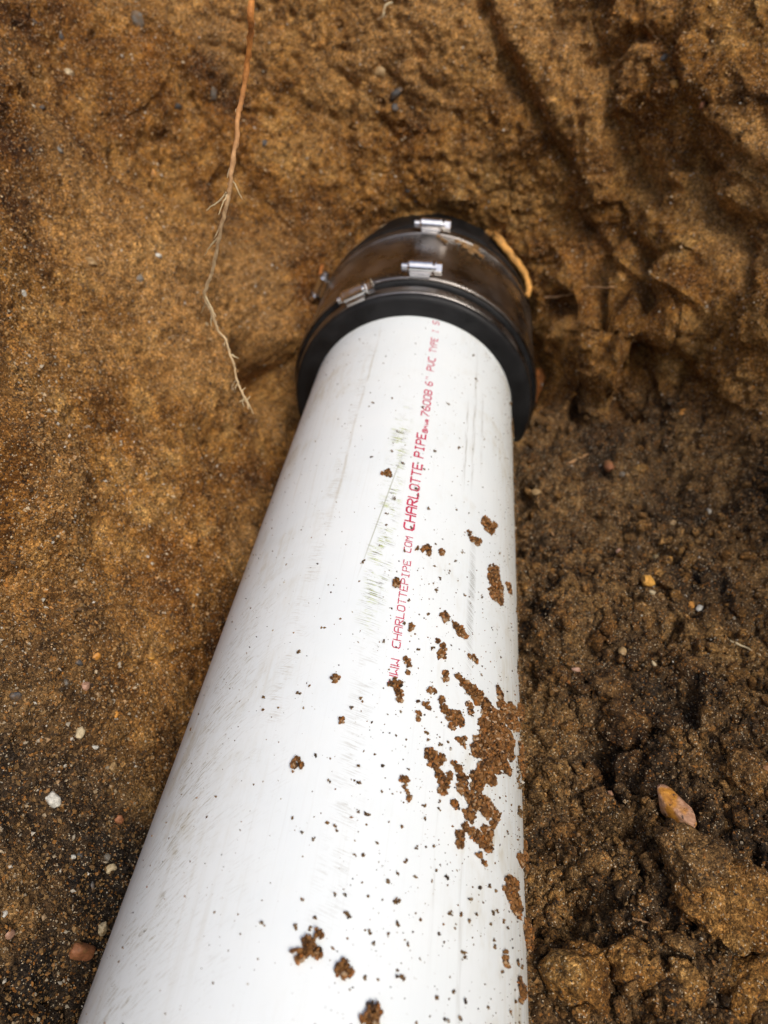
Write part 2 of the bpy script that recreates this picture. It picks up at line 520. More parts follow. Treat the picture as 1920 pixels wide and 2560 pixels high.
# ------------------------------------------------------------------ measured places (metres)
PEBBLES = [   # place, radius, flatness, colour, label
    ((-0.1382, 0.1494, 0.0078), 0.00445, 0.80, (0.52, 0.5, 0.43), 'largest white pebble on the sandy bank left of the pipe'),
    ((-0.1375, 0.1819, 0.0136), 0.00355, 0.70, (0.5, 0.4, 0.24), 'flat cream wedge shaped pebble on the left bank above the largest white pebble'),
    ((-0.1178, 0.1404, -0.0406), 0.00291, 1.00, (0.5, 0.4, 0.24), 'cream pebble close to the left edge of the pipe below the largest white pebble'),
    ((-0.1108, 0.1132, -0.0412), 0.00304, 1.00, (0.5, 0.4, 0.24), 'round cream pebble beside the pipe low on the left bank'),
    ((-0.1269, 0.1336, -0.0143), 0.00138, 1.00, (0.52, 0.5, 0.43), 'tiny bright white pebble left of a small dark stone on the left bank'),
    ((-0.1259, 0.1363, -0.0187), 0.00219, 1.00, (0.045, 0.04, 0.035), 'small dark stone beside a tiny bright white pebble on the left bank'),
    ((-0.1201, 0.1278, -0.0321), 0.00304, 0.75, (0.062, 0.058, 0.054), 'blue black pebble in the dark soil beside the pipe on the left bank'),
    ((-0.1143, 0.1009, -0.0362), 0.00619, 0.70, (0.28, 0.11, 0.045), 'big brown orange stone half buried low on the left bank by the pipe'),
    ((-0.1316, 0.0937, 0.0023), 0.00260, 1.00, (0.42, 0.24, 0.16), 'peach coloured pebble at the lower left edge of the photo'),
    ((-0.1205, 0.1615, -0.0331), 0.00292, 1.00, (0.28, 0.11, 0.045), 'reddish brown pebble in the soil close to the left edge of the pipe'),
    ((-0.1258, 0.1793, -0.0119), 0.00286, 1.00, (0.38, 0.25, 0.11), 'tan pebble on the left bank level with the cream wedge pebble'),
    ((-0.1411, 0.2031, 0.0230), 0.00359, 0.70, (0.42, 0.24, 0.16), 'pinkish grey stone in the golden part of the left bank'),
    ((-0.1456, 0.2106, 0.0322), 0.00259, 1.00, (0.045, 0.04, 0.035), 'dark stone in the golden part of the left bank, above a pinkish stone'),
    ((-0.1463, 0.1973, 0.0327), 0.00293, 1.00, (0.15, 0.132, 0.105), 'blue grey stone left of the pinkish stone in the golden part of the bank'),
    ((-0.1609, 0.1809, 0.0424), 0.00441, 0.80, (0.062, 0.058, 0.054), 'slate coloured stone near the left edge of the photo in the golden bank'),
    ((-0.1276, 0.1295, -0.0182), 0.00198, 1.00, (0.045, 0.04, 0.035), 'round black pebble on the left bank below the tiny bright white pebble'),
    ((-0.1358, 0.0993, 0.0063), 0.00158, 1.00, (0.52, 0.5, 0.43), 'small white pebble at the lower left edge of the photo'),
    ((-0.1180, 0.1422, -0.0319), 0.00266, 1.00, (0.15, 0.132, 0.105), 'grey pebble just above the cream pebble beside the pipe'),
    ((-0.1426, 0.2201, 0.0256), 0.00264, 1.00, (0.55, 0.24, 0.04), 'orange pebble in the golden part of the left bank nearest the top'),
    ((-0.1277, 0.2450, -0.0041), 0.00239, 1.00, (0.66, 0.33, 0.06), 'amber pebble in the golden part of the left bank close to the pipe'),
    ((-0.1321, 0.1812, 0.0021), 0.00181, 0.60, (0.52, 0.5, 0.43), 'small pale flake of stone right of the cream wedge pebble'),
    ((-0.1307, 0.2023, 0.0001), 0.00226, 0.80, (0.55, 0.24, 0.04), 'orange pebble on the left bank right of the cream wedge pebble'),
    ((-0.2820, 0.6174, 0.2497), 0.00541, 0.60, (0.045, 0.04, 0.035), 'dark oval stone set in the upper left of the trench wall'),
    ((-0.2417, 0.6720, 0.2546), 0.00848, 0.80, (0.15, 0.132, 0.105), 'pale grey stone set in the wall left of the hanging root near the top'),
    ((-0.2738, 0.5972, 0.2301), 0.00482, 1.00, (0.5, 0.4, 0.24), 'cream pebble with a reddish side in the upper left of the trench wall'),
    ((-0.2878, 0.5949, 0.2618), 0.00351, 0.70, (0.045, 0.04, 0.035), 'small dark pebble at the upper left corner of the trench wall'),
    ((-0.2676, 0.5392, 0.2182), 0.00446, 0.50, (0.045, 0.04, 0.035), 'flat dark stone in the left wall below the cream pebble'),
    ((-0.2603, 0.4944, 0.2015), 0.00419, 0.55, (0.045, 0.04, 0.035), 'upright dark stone at the far left of the wall'),
    ((-0.2519, 0.5168, 0.1972), 0.00509, 0.50, (0.15, 0.132, 0.105), 'flat grey stone right of the upright dark stone in the left wall'),
    ((-0.2147, 0.6589, 0.1956), 0.00463, 1.00, (0.045, 0.04, 0.035), 'dark pebble in the wall left of the hanging root'),
    ((-0.1911, 0.6844, 0.2006), 0.00661, 0.70, (0.15, 0.132, 0.105), 'grey stone in the wall just left of the hanging root'),
    ((-0.1505, 0.6880, 0.1630), 0.00472, 1.00, (0.062, 0.058, 0.054), 'blue black stone in the wall just right of the hanging root'),
    ((-0.1933, 0.5136, 0.1266), 0.00309, 1.00, (0.52, 0.5, 0.43), 'small white pebble in the wall below left of the root fork'),
    ((-0.2232, 0.4655, 0.1397), 0.00549, 0.70, (0.38, 0.25, 0.11), 'tan stone in the left wall, lower half'),
    ((-0.1999, 0.4847, 0.1186), 0.00636, 1.00, (0.15, 0.132, 0.105), 'blue grey stone in the wall left of the lower hanging root'),
    ((-0.2299, 0.3922, 0.1477), 0.00246, 1.00, (0.52, 0.5, 0.43), 'small white pebble at the far left of the wall'),
    ((-0.0513, 0.7170, 0.2153), 0.00565, 1.00, (0.38, 0.25, 0.11), 'tan pebble in the wall high above the coupling'),
    ((-0.2269, 0.6102, 0.1555), 0.00377, 1.00, (0.55, 0.24, 0.04), 'small orange pebble in the middle of the left wall'),
    ((-0.0364, 0.7152, 0.1997), 0.00988, 0.60, (0.045, 0.04, 0.035), 'largest dark stone in the back wall, high above the coupling'),
    ((-0.0356, 0.7125, 0.1890), 0.00517, 1.00, (0.045, 0.04, 0.035), 'dark stone directly below the largest dark stone in the back wall'),
    ((-0.0218, 0.7018, 0.1218), 0.00426, 1.00, (0.062, 0.058, 0.054), 'small blue black stone in the back wall just above the coupling'),
    ((-0.0154, 0.7063, 0.1112), 0.00382, 1.00, (0.15, 0.132, 0.105), 'small grey stone in the back wall just above the coupling'),
    ((0.1764, 0.6689, 0.2366), 0.00532, 0.70, (0.062, 0.058, 0.054), 'dark stone in the upper right face of the trench wall'),
    ((0.1828, 0.6423, 0.2236), 0.00429, 1.00, (0.66, 0.33, 0.06), 'amber pebble in the upper right face of the trench wall'),
    ((0.2013, 0.6195, 0.2147), 0.00293, 1.00, (0.28, 0.11, 0.045), 'small red pebble in the upper right face of the trench wall'),
    ((0.1625, 0.3254, 0.0102), 0.00513, 0.85, (0.66, 0.33, 0.06), 'bright amber pebble in the middle of the loose soil floor'),
    ((0.1069, 0.4504, -0.0261), 0.00600, 0.70, (0.38, 0.25, 0.11), 'tan pebble on the soil beside the pipe near the coupling'),
    ((0.1643, 0.4733, -0.0126), 0.00566, 0.75, (0.28, 0.11, 0.045), 'brick red wedge of stone on the far side of the soil floor'),
    ((0.1714, 0.4636, -0.0123), 0.00320, 1.00, (0.15, 0.132, 0.105), 'grey pebble beside the brick red wedge of stone'),
    ((0.2239, 0.5305, 0.0078), 0.00467, 0.80, (0.55, 0.24, 0.04), 'orange pebble at the foot of the right wall'),
    ((0.2300, 0.4302, -0.0147), 0.00263, 1.00, (0.52, 0.5, 0.43), 'small white pebble on the soil below the right wall'),
    ((0.1992, 0.4086, -0.0109), 0.00326, 1.00, (0.38, 0.25, 0.11), 'tan pebble in the upper part of the soil floor right of the pipe'),
    ((0.1973, 0.3178, -0.0021), 0.00286, 0.80, (0.52, 0.5, 0.43), 'white pebble right of the bright amber pebble on the loose soil'),
    ((0.1926, 0.3210, -0.0021), 0.00242, 1.00, (0.55, 0.24, 0.04), 'small orange pebble just left of a white pebble on the loose soil'),
    ((0.1430, 0.2722, 0.0054), 0.00277, 1.00, (0.38, 0.25, 0.11), 'tan pebble on the loose soil below the bright amber pebble'),
    ((0.1170, 0.2600, 0.0006), 0.00271, 0.60, (0.42, 0.24, 0.16), 'peach flake of stone on the loose soil near the pipe'),
    ((0.1600, 0.2677, 0.0027), 0.00179, 1.00, (0.5, 0.4, 0.24), 'tiny cream pebble on the loose soil below the tan pebble'),
    ((0.1894, 0.3636, -0.0038), 0.00280, 1.00, (0.66, 0.33, 0.06), 'small amber pebble above the bright amber pebble'),
    ((0.1790, 0.3618, -0.0033), 0.00300, 0.80, (0.3, 0.26, 0.14), 'olive tan pebble above the bright amber pebble'),
    ((0.1653, 0.3164, 0.0107), 0.00180, 1.00, (0.5, 0.4, 0.24), 'tiny cream pebble just below the bright amber pebble'),
    ((0.1982, 0.3540, 0.0029), 0.00229, 1.00, (0.52, 0.5, 0.43), 'pale pebble on the loose soil well to the right of the small amber pebble'),
    ((0.1692, 0.3757, -0.0072), 0.00236, 1.00, (0.15, 0.132, 0.105), 'grey pebble up and left of the bright amber pebble'),
    ((0.1576, 0.3740, -0.0102), 0.00199, 1.00, (0.42, 0.24, 0.16), 'pink pebble left of the grey pebble on the loose soil'),
    ((0.1577, 0.1804, 0.0170), 0.00907, 0.50, (0.66, 0.34, 0.15), 'long amber and pink stone lying on the dark loose soil'),
    ((0.1268, 0.1882, -0.0020), 0.00196, 1.00, (0.5, 0.4, 0.24), 'cream pebble left of the long amber stone'),
    ((0.1917, 0.1932, 0.0213), 0.00627, 0.80, (0.34, 0.17, 0.08), 'rusty brown stone in the loose soil at the right edge of the photo'),
    ((0.0876, 0.0920, 0.0013), 0.00141, 1.00, (0.52, 0.5, 0.43), 'white pebble in the golden clod at the bottom of the photo'),
]
CLODS = [      # place, radius, height ratio
    ((0.1508, 0.1438, 0.0330), 0.0157, 0.85),
    ((0.1043, 0.1035, 0.0117), 0.0150, 1.10),
    ((0.1263, 0.1078, 0.0157), 0.0128, 1.30),
    ((0.1064, 0.1658, -0.0038), 0.0102, 1.10),
    ((0.1378, 0.2017, 0.0007), 0.0108, 1.00),
    ((0.1402, 0.2269, 0.0010), 0.0144, 0.80),
    ((0.0956, 0.1511, -0.0026), 0.0075, 1.00),
    ((0.1150, 0.1469, 0.0110), 0.0077, 1.00),
    ((0.1637, 0.1285, 0.0278), 0.0198, 0.80),
    ((0.1841, 0.1928, 0.0233), 0.0096, 1.00),
    ((0.1660, 0.1986, 0.0135), 0.0089, 1.00),
    ((0.1511, 0.1993, 0.0156), 0.0079, 1.00),
    ((0.1201, 0.1823, 0.0031), 0.0065, 1.00),
    ((0.1021, 0.1971, 0.0015), 0.0079, 1.20),
    ((0.1660, 0.1074, 0.0138), 0.0191, 0.90),
    ((0.1417, 0.1036, 0.0172), 0.0097, 1.30),
    ((0.0897, 0.0913, -0.0005), 0.0102, 1.00),
    ((0.1628, 0.2299, 0.0024), 0.0103, 0.90),
    ((0.1786, 0.2499, 0.0078), 0.0068, 0.90),
    ((0.1688, 0.2531, 0.0046), 0.0053, 0.90),
    ((0.1750, 0.2617, 0.0102), 0.0102, 0.70),
    ((0.1347, 0.2471, 0.0030), 0.0128, 0.80),
]
STICK = [(0.0642, 0.7072, 0.0905), (0.0741, 0.6976, 0.0790), (0.0871, 0.6930, 0.0611), (0.0976, 0.6848, 0.0466), (0.1052, 0.6657, 0.0405)]
BARK = [(0.1099, 0.6335, -0.0198), (0.1134, 0.6170, -0.0304), (0.1149, 0.6082, -0.0378)]
ROOT_STUB = [(-0.1007, 0.6558, 0.0671), (-0.1011, 0.6548, 0.0562), (-0.1010, 0.6547, 0.0438)]
PALE_ROOTLET = [(0.2043, 0.2958, -0.0013), (0.2109, 0.2898, 0.0028), (0.2162, 0.2860, 0.0033), (0.2208, 0.2799, 0.0041)]
TWIG = [(0.1259, 0.1246, 0.0186), (0.1288, 0.1219, 0.0217), (0.1330, 0.1202, 0.0221), (0.1403, 0.1232, 0.0144), (0.1429, 0.1233, 0.0170)]
STRAW = [(0.1156, 0.4086, -0.0285), (0.1178, 0.3842, -0.0195)]
SPLINTER = [(0.1088, 0.2580, 0.0001), (0.1136, 0.2455, 0.0031)]
BARK_CHIP = [(0.1319, 0.4823, -0.0191), (0.1489, 0.4980, -0.0194)]
TOP_ROOTLET = [(-0.0345, 0.7210, 0.2657), (-0.0409, 0.7203, 0.2594), (-0.0487, 0.7209, 0.2545), (-0.0549, 0.7230, 0.2477)]
LEDGE_ROOT = [(0.1144, 0.6629, 0.0450), (0.1304, 0.6577, 0.0508), (0.1466, 0.6310, 0.0643), (0.1624, 0.6125, 0.0757)]
ROOT = [(-0.0626, 0.3700, 0.2989), (-0.0653, 0.3737, 0.2884), (-0.0692, 0.3760, 0.2756), (-0.0725, 0.3748, 0.2627), (-0.0754, 0.3727, 0.2552), (-0.0768, 0.3689, 0.2441), (-0.0802, 0.3651, 0.2303), (-0.0820, 0.3641, 0.2219), (-0.0849, 0.3642, 0.2140), (-0.0886, 0.3651, 0.2055), (-0.0928, 0.3671, 0.1951), (-0.0985, 0.3703, 0.1811), (-0.1020, 0.3719, 0.1738), (-0.1081, 0.3743, 0.1609), (-0.1062, 0.3757, 0.1497), (-0.1046, 0.3760, 0.1392), (-0.1005, 0.3757, 0.1327), (-0.0989, 0.3748, 0.1241), (-0.0970, 0.3736, 0.1171), (-0.0958, 0.3715, 0.1069), (-0.0923, 0.3695, 0.0988), (-0.0896, 0.3677, 0.0905)]
ROOTLETS = [
    [(-0.0839, 0.3640, 0.2208), (-0.0892, 0.3641, 0.2154), (-0.0924, 0.3642, 0.2137), (-0.0958, 0.3643, 0.2112)],
    [(-0.0763, 0.3730, 0.2561), (-0.0768, 0.3726, 0.2546)],
    [(-0.0909, 0.3663, 0.1991), (-0.0961, 0.3674, 0.1936), (-0.0988, 0.3680, 0.1908), (-0.1028, 0.3692, 0.1857)],
    [(-0.0792, 0.3659, 0.2344), (-0.0816, 0.3650, 0.2299), (-0.0826, 0.3646, 0.2272)],
    [(-0.1079, 0.3742, 0.1618), (-0.1100, 0.3746, 0.1593)],
    [(-0.1062, 0.3757, 0.1497), (-0.1075, 0.3759, 0.1455), (-0.1080, 0.3760, 0.1410)],
    [(-0.1005, 0.3757, 0.1327), (-0.1021, 0.3754, 0.1288)],
    [(-0.0981, 0.3748, 0.1242), (-0.0940, 0.3744, 0.1216)],
    [(-0.0958, 0.3715, 0.1069), (-0.0973, 0.3705, 0.1028)],
    [(-0.0941, 0.3702, 0.1016), (-0.0908, 0.3707, 0.1038)],
    [(-0.0923, 0.3695, 0.0988), (-0.0935, 0.3686, 0.0944), (-0.0925, 0.3679, 0.0915)],
    [(-0.0911, 0.3687, 0.0951), (-0.0884, 0.3695, 0.0991)],
    [(-0.0915, 0.3691, 0.0968), (-0.0955, 0.3687, 0.0948)],
    [(-0.0891, 0.3651, 0.2055), (-0.0921, 0.3660, 0.2003), (-0.0948, 0.3668, 0.1963)],
]
CLUMPS = [     # label, height, [(arc, along, radius)]
    ('largest patch of brown soil stuck on the right side of the white pipe', 0.004, [(0.0515, 0.1973, 0.0015, 0.0017), (0.0546, 0.1956, 0.0019, 0.0020), (0.0583, 0.1939, 0.0032, 0.0032), (0.0633, 0.1930, 0.0037, 0.0034), (0.0675, 0.1917, 0.0037, 0.0032), (0.0581, 0.1856, 0.0019, 0.0019), (0.0588, 0.1824, 0.0013, 0.0013), (0.0707, 0.1890, 0.0050, 0.0040), (0.0762, 0.1877, 0.0074, 0.0054), (0.0880, 0.1976, 0.0087, 0.0048), (0.0950, 0.2049, 0.0057, 0.0025), (0.0974, 0.1998, 0.0057, 0.0025), (0.0735, 0.1799, 0.0086, 0.0065), (0.0840, 0.1842, 0.0090, 0.0054), (0.0674, 0.1699, 0.0059, 0.0049), (0.0763, 0.1729, 0.0084, 0.0059), (0.0631, 0.1661, 0.0032, 0.0028), (0.0875, 0.1792, 0.0057, 0.0031), (0.0736, 0.1666, 0.0061, 0.0044), (0.0855, 0.1696, 0.0042, 0.0023), (0.0688, 0.1593, 0.0045, 0.0035), (0.0725, 0.1580, 0.0037, 0.0027), (0.0645, 0.1542, 0.0036, 0.0030), (0.0636, 0.1500, 0.0031, 0.0026)]),
    ('lacy patch of brown soil on the pipe directly below the largest patch', 0.0035, [(0.0618, 0.1433, 0.0042, 0.0035), (0.0692, 0.1444, 0.0053, 0.0040), (0.0751, 0.1442, 0.0036, 0.0024), (0.0601, 0.1369, 0.0027, 0.0023), (0.0585, 0.1315, 0.0017, 0.0015), (0.0560, 0.1272, 0.0019, 0.0017), (0.0558, 0.1238, 0.0017, 0.0015), (0.0633, 0.1307, 0.0030, 0.0024), (0.0705, 0.1344, 0.0034, 0.0025), (0.0695, 0.1299, 0.0039, 0.0028), (0.0745, 0.1397, 0.0021, 0.0014), (0.0660, 0.1238, 0.0015, 0.0012), (0.0691, 0.1222, 0.0013, 0.0009), (0.0579, 0.1452, 0.0022, 0.0020), (0.0519, 0.1385, 0.0014, 0.0014), (0.0533, 0.1373, 0.0012, 0.0011)]),
    ('long strip of soil on the pipe along the left side of the largest patch', 0.003, [(0.0510, 0.1550, 0.0013, 0.0013), (0.0538, 0.1531, 0.0018, 0.0018), (0.0558, 0.1502, 0.0025, 0.0023), (0.0551, 0.1455, 0.0021, 0.0020)]),
    ('rounded clump of soil on the pipe tapering to a tail, left of the largest patch', 0.005, [(0.0406, 0.1531, 0.0030, 0.0033), (0.0450, 0.1540, 0.0019, 0.0021), (0.0420, 0.1506, 0.0020, 0.0022), (0.0442, 0.1477, 0.0017, 0.0018), (0.0469, 0.1451, 0.0022, 0.0023), (0.0463, 0.1413, 0.0017, 0.0017), (0.0496, 0.1491, 0.0011, 0.0011)]),
    ('slanting clump of soil on the pipe up and left of the largest patch', 0.0035, [(0.0431, 0.1810, 0.0013, 0.0015), (0.0447, 0.1774, 0.0018, 0.0021), (0.0480, 0.1754, 0.0023, 0.0025), (0.0516, 0.1763, 0.0030, 0.0032), (0.0536, 0.1747, 0.0019, 0.0020), (0.0491, 0.1709, 0.0015, 0.0016)]),
    ('clump of soil covering the start of the red lettering on the pipe', 0.004, [(0.0221, 0.1810, 0.0021, 0.0028), (0.0240, 0.1773, 0.0015, 0.0020), (0.0243, 0.1743, 0.0012, 0.0016), (0.0201, 0.1813, 0.0011, 0.0015)]),
    ('thin clump of soil just right of the first red letters on the pipe', 0.003, [(0.0253, 0.1948, 0.0011, 0.0015), (0.0268, 0.1925, 0.0011, 0.0015), (0.0267, 0.1888, 0.0009, 0.0012)]),
    ('short upright clump of soil on the pipe above the largest patch', 0.003, [(0.0444, 0.1956, 0.0014, 0.0016), (0.0448, 0.1930, 0.0014, 0.0016)]),
    ('oval clump of soil on the pipe right of the covered red letters', 0.003, [(0.0374, 0.1837, 0.0014, 0.0017), (0.0395, 0.1840, 0.0010, 0.0012)]),
    ('small hooked clump of soil on the right of the pipe above the largest patch', 0.0025, [(0.0598, 0.2127, 0.0014, 0.0015), (0.0616, 0.2117, 0.0012, 0.0012), (0.0576, 0.2121, 0.0009, 0.0010)]),
    ('broken arch of soil crumbs on the pipe below the oval clump', 0.0025, [(0.0323, 0.1758, 0.0007, 0.0008), (0.0359, 0.1759, 0.0010, 0.0012), (0.0381, 0.1750, 0.0010, 0.0012), (0.0332, 0.1702, 0.0009, 0.0011), (0.0330, 0.1681, 0.0010, 0.0013)]),
    ('three-lobed bit of soil on the pipe left of the largest patch', 0.0025, [(0.0540, 0.1666, 0.0014, 0.0013), (0.0555, 0.1652, 0.0011, 0.0010), (0.0563, 0.1685, 0.0010, 0.0010), (0.0526, 0.1663, 0.0008, 0.0008)]),
    ('clump of soil with a tail on mid pipe, left of the rounded clump', 0.003, [(0.0295, 0.1401, 0.0013, 0.0015), (0.0309, 0.1399, 0.0011, 0.0012), (0.0305, 0.1373, 0.0008, 0.0009), (0.0317, 0.1357, 0.0007, 0.0008)]),
    ('dark crumb of soil beside a pale one on the middle of the pipe', 0.003, [(0.0331, 0.1338, 0.0012, 0.0013)]),
    ('round clump of soil alone on the left half of the pipe, low down', 0.004, [(-0.0115, 0.1401, 0.0016, 0.0020), (-0.0094, 0.1384, 0.0010, 0.0013), (-0.0121, 0.1383, 0.0011, 0.0013), (-0.0123, 0.1358, 0.0005, 0.0006)]),
    ('round clump of soil on the pipe left of the first red letters', 0.004, [(-0.0032, 0.1791, 0.0015, 0.0021)]),
    ('oval clump of soil on the pipe below the round one left of the red letters', 0.003, [(0.0025, 0.1592, 0.0011, 0.0014), (0.0036, 0.1592, 0.0007, 0.0009)]),
    ('thin clump of soil at the right pipe edge beside the top of the largest patch', 0.0025, [(0.0800, 0.2050, 0.0028, 0.0020), (0.0808, 0.2021, 0.0026, 0.0017), (0.0784, 0.2064, 0.0016, 0.0012)]),
    ('tall clump of soil on the right side of the pipe below the lacy patch', 0.0035, [(0.0913, 0.1237, 0.0052, 0.0021), (0.0894, 0.1210, 0.0042, 0.0018), (0.0911, 0.1184, 0.0067, 0.0027), (0.0949, 0.1174, 0.0059, 0.0021), (0.0937, 0.1144, 0.0049, 0.0018), (0.0862, 0.1222, 0.0025, 0.0012)]),
    ('strip of soil along the right edge of the pipe beside the largest patch', 0.003, [(0.1101, 0.1945, 0.0042, 0.0019), (0.1112, 0.1906, 0.0037, 0.0017), (0.1085, 0.1845, 0.0057, 0.0024), (0.1203, 0.2048, 0.0003, 0.0018), (0.1155, 0.1849, 0.0028, 0.0013)]),
    ('pair of small clumps at the right edge of the pipe below the lacy patch', 0.003, [(0.1028, 0.1376, 0.0051, 0.0018), (0.1178, 0.1458, 0.0040, 0.0019), (0.1205, 0.1418, 0.0031, 0.0010), (0.1205, 0.1524, 0.0032, 0.0011)]),
    ('thick clump of soil on the lower right edge of the pipe', 0.006, [(0.1144, 0.1132, 0.0072, 0.0025), (0.1205, 0.1109, 0.0073, 0.0022), (0.1156, 0.1162, 0.0060, 0.0021), (0.1205, 0.1071, 0.0004, 0.0015)]),
    ('clump of crumbs sticking out from the right pipe edge next to the largest patch', 0.006, [(0.1106, 0.2165, 0.0048, 0.0023), (0.1115, 0.2140, 0.0048, 0.0023)]),
    ('big angular clump of soil on the pipe near the bottom of the photo', 0.007, [(0.0059, 0.0781, 0.0025, 0.0026), (0.0079, 0.0819, 0.0013, 0.0014), (0.0037, 0.0754, 0.0016, 0.0017), (0.0084, 0.0765, 0.0014, 0.0014), (0.0029, 0.0738, 0.0009, 0.0009), (0.0013, 0.0760, 0.0006, 0.0006)]),
    ('rounded clump of soil on the pipe right of the big angular clump', 0.007, [(0.0172, 0.0731, 0.0021, 0.0021), (0.0189, 0.0732, 0.0014, 0.0014), (0.0150, 0.0735, 0.0009, 0.0009)]),
    ('large round clump of soil on the pipe at the bottom edge of the photo', 0.009, [(0.0276, 0.0649, 0.0019, 0.0017), (0.0276, 0.0627, 0.0023, 0.0021), (0.0290, 0.0643, 0.0014, 0.0013), (0.0250, 0.0618, 0.0009, 0.0009)]),
    ('orange brown wedge of soil low on the right side of the pipe', 0.003, [(0.0996, 0.0904, 0.0044, 0.0013), (0.1006, 0.0885, 0.0036, 0.0010), (0.0974, 0.0917, 0.0023, 0.0007), (0.0980, 0.0856, 0.0023, 0.0007)]),
    ('reddish streak of soil low on the right side of the pipe', 0.0025, [(0.0834, 0.0947, 0.0019, 0.0009), (0.0828, 0.0967, 0.0012, 0.0006), (0.0841, 0.0927, 0.0017, 0.0008)]),
    ('star shaped clump of soil on the right side of the pipe below the rubber coupling', 0.003, [(0.0680, 0.3132, 0.0046, 0.0051), (0.0714, 0.3131, 0.0030, 0.0031), (0.0663, 0.3164, 0.0016, 0.0019), (0.0750, 0.3196, 0.0020, 0.0019)]),
    ('curved row of crumbs on the pipe left of the star shaped clump', 0.0025, [(0.0539, 0.2947, 0.0013, 0.0017), (0.0560, 0.2912, 0.0016, 0.0020), (0.0594, 0.2916, 0.0021, 0.0026), (0.0622, 0.2946, 0.0012, 0.0014)]),
    ('spreading clump of soil on the pipe right of the largest red letters', 0.003, [(0.0295, 0.2678, 0.0017, 0.0026), (0.0302, 0.2655, 0.0015, 0.0023), (0.0272, 0.2654, 0.0010, 0.0015), (0.0243, 0.2649, 0.0008, 0.0013)]),
    ('small clump of soil right of the spreading clump on the pipe', 0.0025, [(0.0376, 0.2693, 0.0016, 0.0023)]),
    ('long clump of soil on the upper right side of the pipe, halfway along the lettering', 0.0035, [(0.0743, 0.2783, 0.0045, 0.0041), (0.0753, 0.2736, 0.0057, 0.0051), (0.0780, 0.2719, 0.0048, 0.0040), (0.0744, 0.2637, 0.0041, 0.0036), (0.0799, 0.2642, 0.0033, 0.0026), (0.0761, 0.2840, 0.0028, 0.0025)]),
    ('thin crumb of soil at the right edge of the pipe beside the long clump', 0.0025, [(0.0915, 0.2841, 0.0034, 0.0020), (0.0928, 0.2826, 0.0025, 0.0014)]),
    ('round clump of soil sitting on the thin red lettering of the pipe', 0.0035, [(0.0162, 0.2380, 0.0018, 0.0028)]),
    ('upper of two oval clumps in the middle of the pipe right of the thin lettering', 0.003, [(0.0424, 0.2275, 0.0021, 0.0027), (0.0399, 0.2278, 0.0010, 0.0013)]),
    ('lower and longer of two oval clumps in the middle of the pipe', 0.0035, [(0.0482, 0.2255, 0.0016, 0.0020), (0.0510, 0.2233, 0.0023, 0.0027), (0.0533, 0.2224, 0.0017, 0.0019)]),
    ('small clump of soil right of the thin red lettering on the pipe', 0.0025, [(0.0262, 0.2136, 0.0012, 0.0017), (0.0255, 0.2117, 0.0007, 0.0010)]),
    ('ragged curved clump of soil on the pipe below the two oval clumps', 0.003, [(0.0391, 0.2111, 0.0011, 0.0014), (0.0421, 0.2094, 0.0015, 0.0018), (0.0419, 0.2052, 0.0018, 0.0022), (0.0411, 0.2033, 0.0011, 0.0014)]),
    ('ragged clump of soil high on the pipe left of the bold red lettering', 0.0025, [(0.0022, 0.3212, 0.0016, 0.0030), (0.0039, 0.3198, 0.0012, 0.0023), (-0.0004, 0.3209, 0.0007, 0.0013)]),
]
